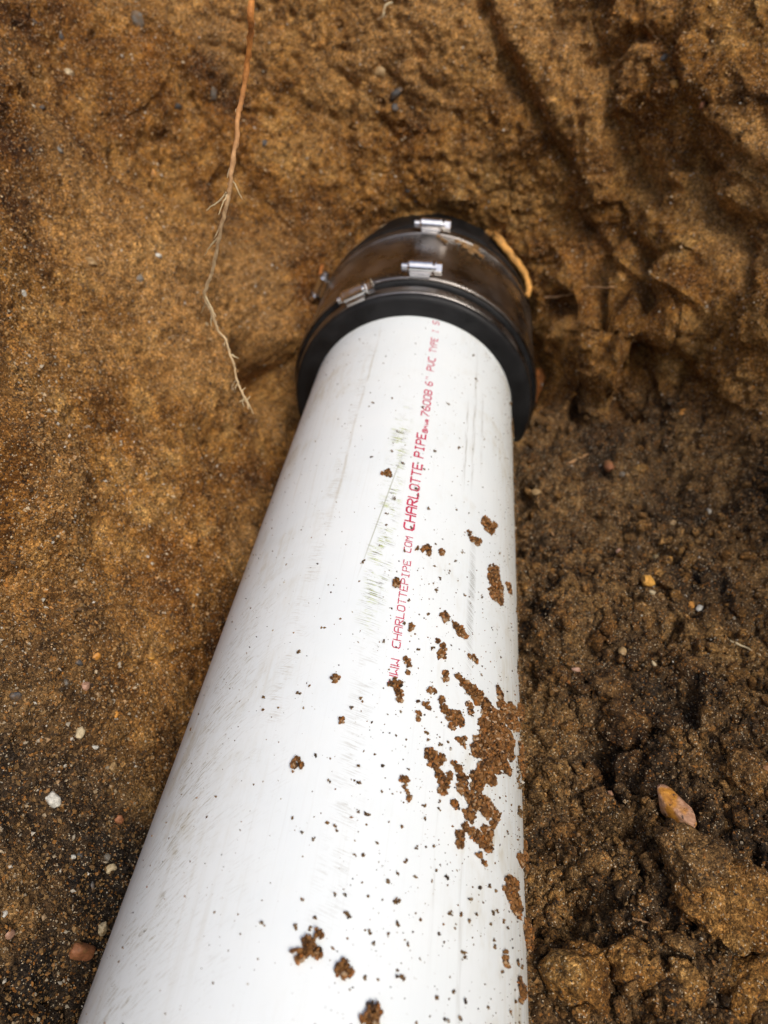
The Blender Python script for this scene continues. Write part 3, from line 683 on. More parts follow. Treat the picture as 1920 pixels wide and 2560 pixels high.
CRUMBS = [     # arc, along, radius
    (0.0086, 0.2999, 0.0014), (0.0282, 0.3516, 0.0014), (0.0435, 0.3664, 0.0012), (0.0099, 0.3323, 0.0010), (0.0024, 0.3426, 0.0010), (0.0167, 0.3947, 0.0014), (0.0282, 0.2980, 0.0013), (0.0191, 0.3119, 0.0012), (0.0212, 0.3064, 0.0008), (0.0201, 0.2790, 0.0009), (-0.0086, 0.3361, 0.0008), (0.0543, 0.4601, 0.0013), (0.0327, 0.4082, 0.0011), (-0.0017, 0.2491, 0.0013), (0.0378, 0.2510, 0.0009), (0.0365, 0.2413, 0.0009), (0.0234, 0.2292, 0.0009), (0.0527, 0.2479, 0.0007), (0.0180, 0.2612, 0.0007), (0.0222, 0.2149, 0.0010), (0.0144, 0.2018, 0.0010), (0.0371, 0.2062, 0.0010), (0.0303, 0.2026, 0.0008), (-0.0154, 0.3959, 0.0009), (-0.0037, 0.4007, 0.0010), (0.0062, 0.2865, 0.0009), (0.0067, 0.2779, 0.0007), (0.0460, 0.2676, 0.0008), (0.0445, 0.3077, 0.0007), (0.0502, 0.2764, 0.0006), (0.0646, 0.2544, 0.0007), (0.0334, 0.2247, 0.0005), (0.0431, 0.2586, 0.0006), (0.0337, 0.2733, 0.0007), (0.0532, 0.3110, 0.0006), (0.0229, 0.3310, 0.0007), (0.0810, 0.3013, 0.0009), (0.0508, 0.4908, 0.0013), (0.0187, 0.3353, 0.0007), (-0.0221, 0.1933, 0.0010), (0.0086, 0.1704, 0.0010), (0.0054, 0.1659, 0.0009), (-0.0171, 0.1711, 0.0009), (0.0316, 0.0966, 0.0012), (0.0328, 0.0972, 0.0008), (0.0531, 0.0991, 0.0011), (0.0578, 0.1003, 0.0008), (0.0623, 0.1067, 0.0011), (-0.0005, 0.0833, 0.0010), (0.0160, 0.0892, 0.0010), (0.0352, 0.0754, 0.0011), (0.0240, 0.0727, 0.0009), (0.0059, 0.0865, 0.0008), (0.0049, 0.0832, 0.0006), (0.0673, 0.1127, 0.0009), (0.0748, 0.1067, 0.0011), (0.0593, 0.0887, 0.0010), (0.0597, 0.0873, 0.0007), (0.0761, 0.0973, 0.0007), (0.0766, 0.0958, 0.0006), (0.0858, 0.1053, 0.0008), (0.0829, 0.1066, 0.0007), (0.0374, 0.1632, 0.0010), (0.0384, 0.1604, 0.0007), (0.0438, 0.1601, 0.0010), (0.0450, 0.1602, 0.0006), (0.0128, 0.1346, 0.0007), (0.0022, 0.1333, 0.0006), (0.0144, 0.1235, 0.0008), (0.0183, 0.1232, 0.0007), (0.0392, 0.1328, 0.0008), (0.0455, 0.1367, 0.0007), (0.0461, 0.1335, 0.0006), (0.0396, 0.1282, 0.0006), (0.0310, 0.1222, 0.0006), (0.0374, 0.1166, 0.0008), (0.0228, 0.1139, 0.0007), (0.0336, 0.1107, 0.0007), (0.0154, 0.1084, 0.0007), (0.0184, 0.1090, 0.0006), (0.0445, 0.1193, 0.0006), (0.0459, 0.1107, 0.0005), (0.0509, 0.1099, 0.0007), (0.0381, 0.1063, 0.0006), (0.0312, 0.1059, 0.0005), (0.0281, 0.1023, 0.0005), (0.0221, 0.0961, 0.0005), (0.0108, 0.0945, 0.0005), (0.0140, 0.0949, 0.0005), (0.0007, 0.0914, 0.0005), (0.0329, 0.0902, 0.0008), (0.0239, 0.0855, 0.0005), (0.0258, 0.0824, 0.0005), (0.0372, 0.0852, 0.0005), (0.0303, 0.0862, 0.0005), (0.0070, 0.1170, 0.0006), (0.0078, 0.1157, 0.0005), (-0.0084, 0.1181, 0.0005), (0.0005, 0.1115, 0.0005), (0.0040, 0.1178, 0.0005), (-0.0050, 0.1434, 0.0006), (0.0211, 0.1432, 0.0006), (0.0118, 0.1414, 0.0006), (0.0220, 0.1332, 0.0006), (0.0311, 0.1450, 0.0005), (0.0257, 0.1689, 0.0007), (0.0493, 0.1605, 0.0007), (0.0478, 0.1630, 0.0005), (0.0488, 0.0910, 0.0005), (0.0410, 0.0939, 0.0005), (0.0557, 0.0761, 0.0007), (0.0488, 0.0729, 0.0008), (0.0611, 0.0753, 0.0007), (0.0587, 0.0697, 0.0009), (0.0537, 0.0678, 0.0009), (0.0726, 0.0763, 0.0006), (0.0873, 0.0793, 0.0009), (0.0921, 0.0836, 0.0009), (0.0970, 0.1156, 0.0007), (0.0738, 0.1025, 0.0007), (0.0617, 0.0993, 0.0007), (0.0657, 0.1029, 0.0005), (0.0991, 0.1446, 0.0006), (0.0866, 0.1420, 0.0007), (0.0659, 0.2064, 0.0007), (-0.0337, 0.1707, 0.0007), (-0.0321, 0.1645, 0.0007), (-0.0108, 0.0831, 0.0007), (-0.0039, 0.1134, 0.0003), (0.0771, 0.1152, 0.0007), (0.0731, 0.1151, 0.0005), (0.0957, 0.0971, 0.0009), (0.1016, 0.0975, 0.0009), (0.0814, 0.0894, 0.0007), (0.0778, 0.1084, 0.0006), (-0.0137, 0.1748, 0.0005), ]
RING_PATCH = [(0.0114, 0.6353, 0.0019), (0.0154, 0.6293, 0.0023), (0.0178, 0.6249, 0.0019), (0.0277, 0.6337, 0.0027), (0.0331, 0.6326, 0.0035), (0.0386, 0.6304, 0.0046), (0.0434, 0.6281, 0.0042), (0.0475, 0.6273, 0.0034), (0.0509, 0.6242, 0.0027), (0.0405, 0.6210, 0.0030), (0.0456, 0.6384, 0.0031), (0.0356, 0.6273, 0.0031)]

# ------------------------------------------------------------------ ground round the pit
def ground_sheet():
    n = 120
    V = []
    for k in range(n):
        a = 2 * math.pi * k / n
        D = np.array([[math.sin(a), math.cos(a), 0]], np.float32)
        t = 0.02
        for _ in range(80):
            t += 0.9 * float(pit(np.array([[0, 0.05, RIM_Z]], np.float32) + D * t)[0])
            t = min(t, 6)
        for r in (t + 0.03, t + 0.25, t + 0.8, t + 3.0, 30.0):
            V.append((D[0, 0] * r, 0.05 + D[0, 1] * r, RIM_Z - 0.012 + (0.03 * random.random() if 1 > r - t > 0.1 else 0)))
    F = []
    for k in range(n):
        for j in range(4):
            a, b = k * 5 + j, ((k + 1) % n) * 5 + j
            F.append((a, a + 1, b + 1, b))
    tag(new_mesh('ground', np.array(V), np.array(F), SOIL), kind='structure')


ground_sheet()

# ------------------------------------------------------------------ simple materials
def plain(name, col, rough=0.5, metal=0.0, noise=0.0, scale=60.0, spec=0.5, bump=0.0):
    N = Nodes(name)
    P = N.n('ShaderNodeNewGeometry').outputs['Position']
    f = N.noise(P, scale, 5, 0.6)
    lo = tuple(c * (1 - noise) for c in col)
    hi = tuple(min(1, c * (1 + noise)) for c in col)
    N.put(N.b.inputs['Base Color'], N.ramp(f, [(0.3, lo), (0.7, hi)]))
    N.put(N.b.inputs['Roughness'], N.map(f, 0.3, 0.7, max(0.03, rough - 0.1), min(1, rough + 0.1)))
    N.b.inputs['Metallic'].default_value = metal
    N.b.inputs['Specular IOR Level'].default_value = spec
    if bump:
        N.put(N.b.inputs['Normal'], N.bump(N.noise(P, scale * 8, 4, 0.65), 0.8, bump))
    return N.m


PIPE_R = 0.08414


def pvc_material():
    N = Nodes('white_pvc')
    P = N.n('ShaderNodeTexCoord').outputs['Object']
    s = N.n('ShaderNodeSeparateXYZ', {'Vector': P})
    arc = N.math('MULTIPLY', N.math('ARCTAN2', s.outputs[0], s.outputs[2]), PIPE_R)
    y = s.outputs[1]
    flat = N.n('ShaderNodeCombineXYZ', {'X': arc, 'Y': y}).outputs[0]

    def vec(sx, sy, skew=0.0):
        a = N.math('ADD', N.math('MULTIPLY', arc, sx), N.math('MULTIPLY', y, skew))
        return N.n('ShaderNodeCombineXYZ', {'X': a, 'Y': N.math('ADD', N.math('MULTIPLY', y, sy), N.math('MULTIPLY', arc, skew * 2.2))}).outputs[0]

    wob = N.math('MULTIPLY', N.math('SUBTRACT', N.noise(flat, 18.0, 3), 0.5), 0.004)
    arcw = N.math('ADD', arc, wob)

    def band(c, hw, y0, y1, soft=0.02):
        d = N.math('ABSOLUTE', N.math('SUBTRACT', arcw, c))
        m = N.map(d, hw, hw * 0.25, 0.0, 1.0)
        m = N.math('MULTIPLY', m, N.map(y, y0 - soft, y0 + soft))
        return N.math('MULTIPLY', m, N.map(y, y1 + soft, y1 - soft))

    col = N.ramp(N.noise(flat, 25.0, 4, 0.6), [(0.3, (0.735, 0.780, 0.782)), (0.7, (0.772, 0.808, 0.800))])
    # fine drag marks along the pipe and handling scuffs
    drag = N.map(N.noise(vec(900, 14), 1.0, 5, 0.65), 0.56, 0.74)
    col = N.mix(N.math('MULTIPLY', drag, 0.16), col, (0.50, 0.47, 0.41))
    ticks = N.map(N.noise(vec(150, 1500, 170), 1.0, 3, 0.6, 0.5), 0.52, 0.57)
    patch = N.map(N.noise(flat, 95.0, 3, 0.6), 0.44, 0.56)
    # green and grey tick marks left of the lettering
    g1 = N.math('MULTIPLY', N.math('MULTIPLY', band(0.0062, 0.0075, 0.215, 0.385), ticks), patch)
    green = N.ramp(N.noise(flat, 260.0, 2), [(0.42, (0.13, 0.12, 0.07)), (0.50, (0.22, 0.25, 0.03)), (0.60, (0.36, 0.42, 0.03))])
    col = N.mix(N.math('MULTIPLY', g1, 1.0), col, green)
    g2 = N.math('MULTIPLY', N.math('MULTIPLY', band(0.0095, 0.008, 0.085, 0.2), ticks), patch)
    col = N.mix(N.math('MULTIPLY', g2, 0.35), col, (0.34, 0.32, 0.25))
    # one long thin scratch crossing the ticks
    sl = N.math('SUBTRACT', arc, N.math('ADD', N.math('MULTIPLY', y, 0.114), -0.0300))
    sc = N.math('MULTIPLY', N.map(N.math('ABSOLUTE', sl), 0.00045, 0.0001), N.math('MULTIPLY', N.map(y, 0.236, 0.27), N.map(y, 0.345, 0.315)))
    col = N.mix(N.math('MULTIPLY', sc, 0.65), col, (0.24, 0.24, 0.12))
    # tan line with side ticks
    t1 = N.math('MULTIPLY', band(-0.0245, 0.0012, 0.285, 0.50), N.map(N.noise(vec(60, 60), 1.0, 3), 0.3, 0.6))
    col = N.mix(N.math('MULTIPLY', t1, 0.42), col, (0.42, 0.36, 0.25))
    t2 = N.math('MULTIPLY', N.math('MULTIPLY', band(-0.027, 0.006, 0.15, 0.5), ticks), patch)
    col = N.mix(N.math('MULTIPLY', t2, 0.38), col, (0.42, 0.38, 0.30))
    # dirty rubbed band low on the left side
    tk2 = N.map(N.noise(vec(430, 950, -300), 1.0, 5, 0.72, 0.8), 0.53, 0.66)
    l1 = N.math('MULTIPLY', N.math('MULTIPLY', band(-0.062, 0.026, 0.03, 0.24, 0.05), tk2), N.map(N.noise(flat, 60.0, 3), 0.34, 0.5))
    col = N.mix(N.math('MULTIPLY', l1, 1.0), col, (0.27, 0.225, 0.12))
    l2 = N.math('MULTIPLY', band(-0.030, 0.020, 0.05, 0.22, 0.04), N.math('MULTIPLY', tk2, patch))
    col = N.mix(N.math('MULTIPLY', l2, 0.35), col, (0.40, 0.37, 0.31))
    # long tan streaks down the left flank
    st = N.math('MULTIPLY', N.map(N.noise(vec(330, 9, 12), 1.0, 5, 0.6, 0.3), 0.53, 0.68), N.map(arc, -0.012, -0.04))
    st = N.math('MULTIPLY', st, N.map(N.noise(flat, 30.0, 4, 0.6), 0.38, 0.6))
    col = N.mix(N.math('MULTIPLY', st, 0.22), col, (0.44, 0.38, 0.26))
    # dark rubs on the right side
    rub = N.map(N.noise(vec(900, 45), 1.0, 3, 0.6), 0.40, 0.62)
    for c, hw, y0, y1, k in ((0.0487, 0.0013, 0.34, 0.415, 0.75), (0.0548, 0.0016, 0.385, 0.49, 0.55), (0.0618, 0.0018, 0.37, 0.44, 0.4),
                             (0.0545, 0.0014, 0.345, 0.40, 0.6), (0.0577, 0.0014, 0.055, 0.115, 0.38), (0.0455, 0.0007, 0.09, 0.17, 0.25)):
        m = N.math('MULTIPLY', band(c, hw, y0, y1), rub)
        col = N.mix(N.math('MULTIPLY', m, k), col, (0.27, 0.25, 0.20))
    g3 = N.math('MULTIPLY', band(0.0576, 0.0030, 0.215, 0.285), N.map(N.noise(vec(300, 1700, 500), 1.0, 3), 0.46, 0.56))
    col = N.mix(N.math('MULTIPLY', g3, 0.75), col, (0.23, 0.22, 0.19))
    # thin dried film of muddy water, in soft patches and runs
    mud = N.math('MULTIPLY', N.map(N.noise(flat, 22.0, 5, 0.62, 0.5), 0.50, 0.66), N.map(N.noise(vec(260, 60), 1.0, 4, 0.65), 0.40, 0.62))
    mud = N.math('MULTIPLY', mud, N.map(N.math('ABSOLUTE', N.math('SUBTRACT', arc, 0.005)), 0.02, 0.085, 0.12, 1.0))
    col = N.mix(N.math('MULTIPLY', mud, 0.75), col, (0.50, 0.45, 0.32))
    dust = N.map(N.noise(flat, 900.0, 2, 0.5), 0.70, 0.76)
    col = N.mix(N.math('MULTIPLY', N.math('MULTIPLY', dust, N.map(N.noise(flat, 40.0, 3), 0.42, 0.62)), 0.6), col, (0.22, 0.17, 0.10))
    # soil film on the flanks
    film = N.math('MULTIPLY', N.map(N.math('ABSOLUTE', arc), 0.070, 0.112), N.map(N.noise(vec(420, 30), 1.0, 4, 0.6), 0.35, 0.7))
    col = N.mix(N.math('MULTIPLY', film, 0.75), col, (0.52, 0.46, 0.34))
    N.put(N.b.inputs['Base Color'], col)
    N.put(N.b.inputs['Roughness'], N.map(N.noise(vec(500, 20), 1.0, 4), 0.3, 0.7, 0.34, 0.52))
    N.b.inputs['Specular IOR Level'].default_value = 0.4
    N.b.inputs['Subsurface Weight'].default_value = 0.0
    N.put(N.b.inputs['Normal'], N.bump(N.noise(vec(500, 90), 1.0, 4), 0.12, 0.0006))
    return N.m


PVC = pvc_material()
INK = plain('red_ink', (0.52, 0.018, 0.075), 0.5, noise=0.25, scale=900.0)
RUBBER = plain('black_rubber', (0.008, 0.008, 0.0083), 0.55, noise=0.45, spec=0.32, scale=55.0, bump=0.0002)
STEEL = plain('stainless_steel', (0.72, 0.71, 0.69), 0.17, 1.0, noise=0.10, scale=120.0)
RING_STEEL = plain('dusty_shield_steel', (0.36, 0.335, 0.31), 0.30, 1.0, noise=0.25, scale=40.0)
ROOT_M = plain('root_bark', (0.36, 0.20, 0.085), 0.75, noise=0.5, scale=180.0, bump=0.0006)
ROOT_P2 = plain('tan_root_bark', (0.50, 0.32, 0.15), 0.75, noise=0.4, scale=180.0, bump=0.0006)


def root_material():
    """orange bark that pales to tan toward the young lower end"""
    N = Nodes('hanging_root_bark')
    P = N.n('ShaderNodeNewGeometry').outputs['Position']
    z = N.n('ShaderNodeSeparateXYZ', {'Vector': P}).outputs[2]
    f = N.noise(P, 170.0, 5, 0.7)
    old = N.ramp(f, [(0.3, (0.30, 0.10, 0.018)), (0.7, (0.66, 0.26, 0.05))])
    young = N.ramp(f, [(0.3, (0.38, 0.24, 0.11)), (0.7, (0.72, 0.54, 0.31))])
    N.put(N.b.inputs['Base Color'], N.mix(N.map(z, 0.275, 0.19), old, young))
    N.b.inputs['Roughness'].default_value = 0.75
    N.put(N.b.inputs['Normal'], N.bump(N.noise(P, 900.0, 3), 0.8, 0.0006))
    return N.m


ROOT_O = root_material()
ROOT_P = plain('pale_root', (0.60, 0.48, 0.28), 0.7, noise=0.35, scale=200.0, bump=0.0004)
STRAW_M = plain('tan_stick', (0.64, 0.31, 0.07), 0.7, noise=0.4, scale=150.0, bump=0.0006)
BARK_M = plain('orange_bark', (0.48, 0.17, 0.035), 0.8, noise=0.5, scale=200.0, bump=0.0010)


def lathe(name, prof, n, mat, parent=None, closed=False):
    """revolve (radius, along) pairs round the pipe axis"""
    prof = np.array(prof, np.float32)
    a = np.linspace(0, 2 * math.pi, n, endpoint=False)
    V = np.stack([np.outer(np.sin(a), prof[:, 0]), np.tile(prof[:, 1], (n, 1)), np.outer(np.cos(a), prof[:, 0])], -1).reshape(-1, 3)
    m = len(prof)
    F = []
    for k in range(n):
        k2 = (k + 1) % n
        for j in range(m if closed else m - 1):
            j2 = (j + 1) % m
            F.append((k * m + j, k2 * m + j, k2 * m + j2, k * m + j2))
    return new_mesh(name, V, np.array(F), mat, True, parent)


def autosmooth(o, deg=35):
    me = o.data
    import bmesh
    bm = bmesh.new()
    bm.from_mesh(me)
    bmesh.ops.recalc_face_normals(bm, faces=bm.faces)
    for e in bm.edges:
        if len(e.link_faces) == 2 and e.calc_face_angle(0) > math.radians(deg):
            e.smooth = False
    bm.to_mesh(me)
    bm.free()


# ------------------------------------------------------------------ the white pipe and its print
pipe = empty('pvc_pipe', (0, 0, 0))
tag(pipe, 'white plastic pipe with red lettering, spattered with soil, lying in the trench', 'pipe')
body = lathe('body', [(PIPE_R, -0.85), (PIPE_R, -0.3), (PIPE_R, 0.0), (PIPE_R, 0.3), (PIPE_R, 0.60), (PIPE_R - 0.007, 0.60),
                      (PIPE_R - 0.007, 0.0), (PIPE_R - 0.007, -0.85)], 288, PVC, pipe, True)
autosmooth(body)

FONT = {
    'A': '01110 10001 10001 11111 10001 10001 10001', 'B': '11110 10001 10001 11110 10001 10001 11110',
    'C': '01111 10000 10000 10000 10000 10000 01111', 'E': '11111 10000 10000 11110 10000 10000 11111',
    'H': '10001 10001 10001 11111 10001 10001 10001', 'I': '01110 00100 00100 00100 00100 00100 01110',
    'L': '10000 10000 10000 10000 10000 10000 11111', 'M': '10001 11011 10101 10101 10001 10001 10001',
    'O': '01110 10001 10001 10001 10001 10001 01110', 'P': '11110 10001 10001 11110 10000 10000 10000',
    'R': '11110 10001 10001 11110 10100 10010 10001', 'S': '01111 10000 10000 01110 00001 00001 11110',
    'T': '11111 00100 00100 00100 00100 00100 00100', 'V': '10001 10001 10001 10001 10001 01010 00100',
    'W': '10001 10001 10001 10001 10101 11011 10001', 'Y': '10001 10001 01010 00100 00100 00100 00100',
    '0': '01110 10001 10001 10001 10001 10001 01110', '6': '00110 01000 10000 11110 10001 10001 01110',
    '7': '11111 00001 00010 00100 00100 01000 01000', '"': '01010 01010 00000 00000 00000 00000 00000',
    # the little certification marks after the name, too blurred to read
    'a': '01110 10101 11011 10101 10111 10001 01110', 'b': '00000 00000 11010 10101 10101 10001 10000',
    'c': '00000 00000 01001 01001 01001 00110 00000', 'd': '00000 00000 11100 10010 11100 10100 10010',
    '.': '00000 00000 00000 00000 00000 01100 01100', ' ': '00000 00000 00000 00000 00000 00000 00000',
}


def word(text, arc0, y0, y1, height, stroke, ragged=0.0, fill=0.74):
    """print along the pipe; the letters' tops face the left side"""
    cell = 0.00011
    pitch = (y1 - y0) / len(text)
    w = pitch * fill
    V, F = [], []
    for k, ch in enumerate(text):
        rows = FONT[ch].split()
        pts = {(c, r) for r, row in enumerate(rows) for c, v in enumerate(row) if v == '1'}
        if not pts:
            continue
        segs = []
        for (c, r) in pts:
            segs.append((c, r, c, r))
            for dc, dr in ((1, 0), (0, 1)):
                if (c + dc, r + dr) in pts:
                    segs.append((c, r, c + dc, r + dr))
            for dc in (1, -1):
                if (c + dc, r + 1) in pts and (c + dc, r) not in pts and (c, r + 1) not in pts:
                    segs.append((c, r, c + dc, r + 1))
        sx, sy = w / 4.0, height / 6.0
        S = np.array(segs, float)
        A = S[:, :2] * (sx, sy) + RNG.normal(size=(len(S), 2)) * ragged
        B = S[:, 2:] * (sx, sy) + RNG.normal(size=(len(S), 2)) * ragged
        if ragged:
            keep = RNG.random(len(S)) > 0.10
            A, B = A[keep], B[keep]
        gx = np.arange(-stroke, w + stroke, cell)
        gy = np.arange(-stroke, height + stroke, cell)
        X, Y = np.meshgrid(gx, gy)
        Q = np.stack([X.ravel(), Y.ravel()], 1)
        d = np.full(len(Q), 9.0)
        for a, b in zip(A, B):
            ab = b - a
            l2 = ab @ ab
            t = np.clip(((Q - a) @ ab) / l2, 0, 1) if l2 > 0 else np.zeros(len(Q))
            d = np.minimum(d, np.hypot(*(Q - a - t[:, None] * ab).T))
        wear = perlin(np.stack([Q[:, 0] * 2500 + k * 7.3, Q[:, 1] * 2500, np.full(len(Q), y0 * 900)], 1))
        on = d < stroke * 0.5 * (1 + 0.45 * wear)
        for (x, yy) in Q[on]:
            n = len(V)
            for (ex, ey) in ((0, 0), (cell, 0), (cell, cell), (0, cell)):
                a = (arc0 + (yy + ey) - height * 0.5) / PIPE_R
                V.append((math.sin(a) * (PIPE_R + 0.00012), y0 + k * pitch + x + ex + 0.1 * w, math.cos(a) * (PIPE_R + 0.00012)))
            F.append((n, n + 1, n + 2, n + 3))
    return V, F


LET_V, LET_F = [], []
for args in (('WWW', 0.0207, 0.1815, 0.1948, 0.0036, 0.00046, 0.00005),
             ('CHARLOTTEPIPE', 0.0201, 0.2000, 0.2560, 0.0035, 0.00050, 0.00003),
             ('COM', 0.0194, 0.2608, 0.2730, 0.0035, 0.00055, 0.0),
             ('CHARLOTTE', 0.0186, 0.2772, 0.3362, 0.0052, 0.00100, 0.0),
             ('PIPE', 0.0185, 0.3412, 0.3668, 0.0052, 0.00100, 0.0),
             ('abcd', 0.0203, 0.3674, 0.3840, 0.0030, 0.00045, 0.0002),
             ('7600B', 0.0190, 0.3852, 0.4182, 0.0048, 0.00088, 0.0),
             ('6"', 0.0187, 0.4226, 0.4358, 0.0048, 0.00085, 0.0),
             ('PVC', 0.0184, 0.4424, 0.4622, 0.0048, 0.00085, 0.0),
             ('TYPE', 0.0183, 0.4688, 0.4918, 0.0046, 0.00080, 0.0),
             ('I', 0.0182, 0.4985, 0.5055, 0.0044, 0.00040, 0.0002),
             ('S', 0.0177, 0.5122, 0.5192, 0.0046, 0.00080, 0.0)):
    v, f = word(*args)
    off = len(LET_V)
    LET_V += v
    LET_F += [tuple(i + off for i in q) for q in f]
new_mesh('lettering', np.array(LET_V), np.array(LET_F), INK, False, pipe)

# ------------------------------------------------------------------ rubber coupling
coup = empty('pipe_coupling', (0, 0.5215, 0))
tag(coup, 'black rubber coupling with steel shield and screw clamps on the end of the pipe', 'pipe coupling')


def under(o, root):
    o.parent = root
    o.matrix_parent_inverse = Matrix.Translation(-root.location)
    return o


rub = lathe('rubber_bushing', [(0.0842, 0.5216), (0.0852, 0.5208), (0.0860, 0.5214), (0.0955, 0.5216), (0.0985, 0.5222), (0.1000, 0.5240),
                               (0.1003, 0.5262), (0.1003, 0.5392), (0.0996, 0.5404), (0.0975, 0.5408), (0.0965, 0.5420), (0.0978, 0.5500),
                               (0.0978, 0.60)], 220, RUBBER)
under(rub, coup)
slv = lathe('rubber_sleeve', [(0.0975, 0.5424), (0.1035, 0.5420), (0.1040, 0.5434), (0.1040, 0.6585), (0.1050, 0.6600), (0.1052, 0.6640),
                              (0.1048, 0.6700), (0.1000, 0.6730), (0.0995, 0.80), (0.09, 0.80)], 220, RUBBER)
under(slv, coup)
ring = lathe('shield_ring', [(0.1042, 0.5428), (0.1048, 0.5426), (0.1050, 0.5432), (0.1050, 0.6530), (0.1047, 0.6536), (0.1042, 0.6534)], 220, RING_STEEL, None, True)
autosmooth(ring)
under(ring, coup)


def frame_at(ang, y, r):
    """tangent, along, outward axes at a place on the coupling"""
    n = Vector((math.sin(ang), 0, math.cos(ang)))
    t = Vector((math.cos(ang), 0, -math.sin(ang)))
    return Matrix(((t.x, 0, n.x, n.x * r), (t.y, 1, n.y, y), (t.z, 0, n.z, n.z * r), (0, 0, 0, 1)))


def rod(bm_list, x0, x1, r0, r1, z, n=24, yc=0.0, rz=1.0):
    V, F = bm_list
    b = len(V)
    for x, r in ((x0, r0), (x1, r1)):
        for k in range(n):
            a = 2 * math.pi * k / n
            V.append((x, yc + math.cos(a) * r, z + math.sin(a) * r * rz))
    for k in range(n):
        k2 = (k + 1) % n
        F.append((b + k, b + k2, b + n + k2, b + n + k))
    F.append(tuple(b + k for k in range(n))[::-1])
    F.append(tuple(b + n + k for k in range(n)))


def boxy(bm_list, x0, x1, y0, y1, z0, z1):
    V, F = bm_list
    b = len(V)
    V += [(x, y, z) for x in (x0, x1) for y in (y0, y1) for z in (z0, z1)]
    F += [tuple(b + i for i in q) for q in ((0, 1, 3, 2), (4, 6, 7, 5), (0, 4, 5, 1), (2, 3, 7, 6), (0, 2, 6, 4), (1, 5, 7, 3))]


def poly_obj(name, VF, mat, parent, mtx=None, smooth=True):
    V, F = VF
    me = bpy.data.meshes.new(name)
    vs = [tuple(mtx @ Vector(v)) if mtx else v for v in V]
    me.from_pydata(vs, [], F)
    me.materials.append(mat)
    if smooth:
        me.polygons.foreach_set('use_smooth', [True] * len(me.polygons))
    me.update()
    o = bpy.data.objects.new(name, me)
    COL.objects.link(o)
    if smooth:
        autosmooth(o, 40)
    under(o, coup)
    if parent is not coup:
        o.parent = parent
        o.matrix_parent_inverse = Matrix.Identity(4)
    return o


def clamp(y, r, width, screws, slot_range):
    h = width / 2
    b = lathe('clamp_band', [(r - 0.0004, y - h), (r + 0.0003, y - h), (r + 0.0007, y - h + 0.0007), (r + 0.0003, y - h + 0.0015),
                             (r + 0.0003, y + h - 0.0015), (r + 0.0007, y + h - 0.0007), (r + 0.0003, y + h), (r - 0.0004, y + h)],
              220, RING_STEEL)
    under(b, coup)
    # worm thread pressed into the band
    TV = ([], [])
    for a0, a1 in slot_range:
        k = a0
        while k < a1:
            m = frame_at(math.radians(k), y, r + 0.0003)
            q = ([], [])
            boxy(q, -0.00035, 0.00035, -h * 0.62, h * 0.62, 0, 0.0007)
            base = len(TV[0])
            TV[0].extend(tuple(m @ Vector((v[0] + v[1] * 0.18, v[1], v[2]))) for v in q[0])
            TV[1].extend(tuple(i + base for i in f) for f in q[1])
            k += 1.05
    if TV[0]:
        o = poly_obj('band_thread', TV, RING_STEEL, b, None, False)
        o['kind'] = 'stuff'
    for deg, flip in screws:
        m = frame_at(math.radians(deg), y, r + 0.0004)
        if flip:
            m = m @ Matrix.Rotation(math.pi, 4, 'Z')
        m = m @ Matrix.Diagonal((1.04, 1.04, 1.04, 1))
        hs = ([], [])
        boxy(hs, -0.0075, 0.0075, -h - 0.0004, h + 0.0004, -0.0003, 0.0016)
        boxy(hs, -0.0080, 0.0080, -0.0040, 0.0040, 0.0014, 0.0050)
        rod(hs, -0.0095, -0.0082, 0.0048, 0.0054, 0.0052)
        rod(hs, -0.0082, 0.0082, 0.0054, 0.0054, 0.0053)
        rod(hs, 0.0082, 0.0090, 0.0058, 0.0058, 0.0053)
        hob = poly_obj('screw_housing', hs, STEEL, b, m)
        sc = ([], [])
        rod(sc, -0.0140, 0.0165, 0.0028, 0.0028, 0.0052)
        rod(sc, 0.0090, 0.0112, 0.0034, 0.0034, 0.0053)
        rod(sc, 0.0112, 0.0120, 0.0056, 0.0056, 0.0053, 24)
        rod(sc, 0.0120, 0.0162, 0.0050, 0.0050, 0.0053, 6)
        rod(sc, 0.0162, 0.0170, 0.0050, 0.0036, 0.0053, 6)
        for q in range(4):
            rod(sc, -0.0098 - q * 0.0011, -0.0104 - q * 0.0011, 0.0036, 0.0036, 0.0050, 16)
        rod(sc, -0.0138, -0.0095, 0.0030, 0.0030, 0.0050, 16)
        poly_obj('screw', sc, STEEL, b, m)
    return b


clamp(0.5324, 0.1006, 0.0115, [(-27.0, False)], [(-20, 60)])
clamp(0.5502, 0.1053, 0.0125, [(1.0, False)], [(-30, -6), (7, 26)])
clamp(0.6465, 0.1053, 0.0125, [(2.0, False), (-63.0, True)], [(-40, -4), (8, 30)])

# ------------------------------------------------------------------ grains and clumps
ICO_V = []
_p = (1 + 5 ** 0.5) / 2
for a, b in ((1, _p), (-1, _p), (1, -_p), (-1, -_p)):
    ICO_V += [(0, a, b), (a, b, 0), (b, 0, a)]
ICO_V = np.array(ICO_V, np.float32) / math.hypot(1, _p)


def hull_faces(V):
    n = len(V)
    F = []
    for i in range(n):
        for j in range(i + 1, n):
            for k in range(j + 1, n):
                c = np.cross(V[j] - V[i], V[k] - V[i])
                s = (V - V[i]) @ c
                if (s < 1e-4).all():
                    F.append((i, j, k))
                elif (s > -1e-4).all():
                    F.append((i, k, j))
    return np.array(F)


ICO_F = hull_faces(ICO_V)
OCT_V = np.array([(1, 0, 0), (-1, 0, 0), (0, 1, 0), (0, -1, 0), (0, 0, 1), (0, 0, -1)], np.float32)
OCT_F = hull_faces(OCT_V)


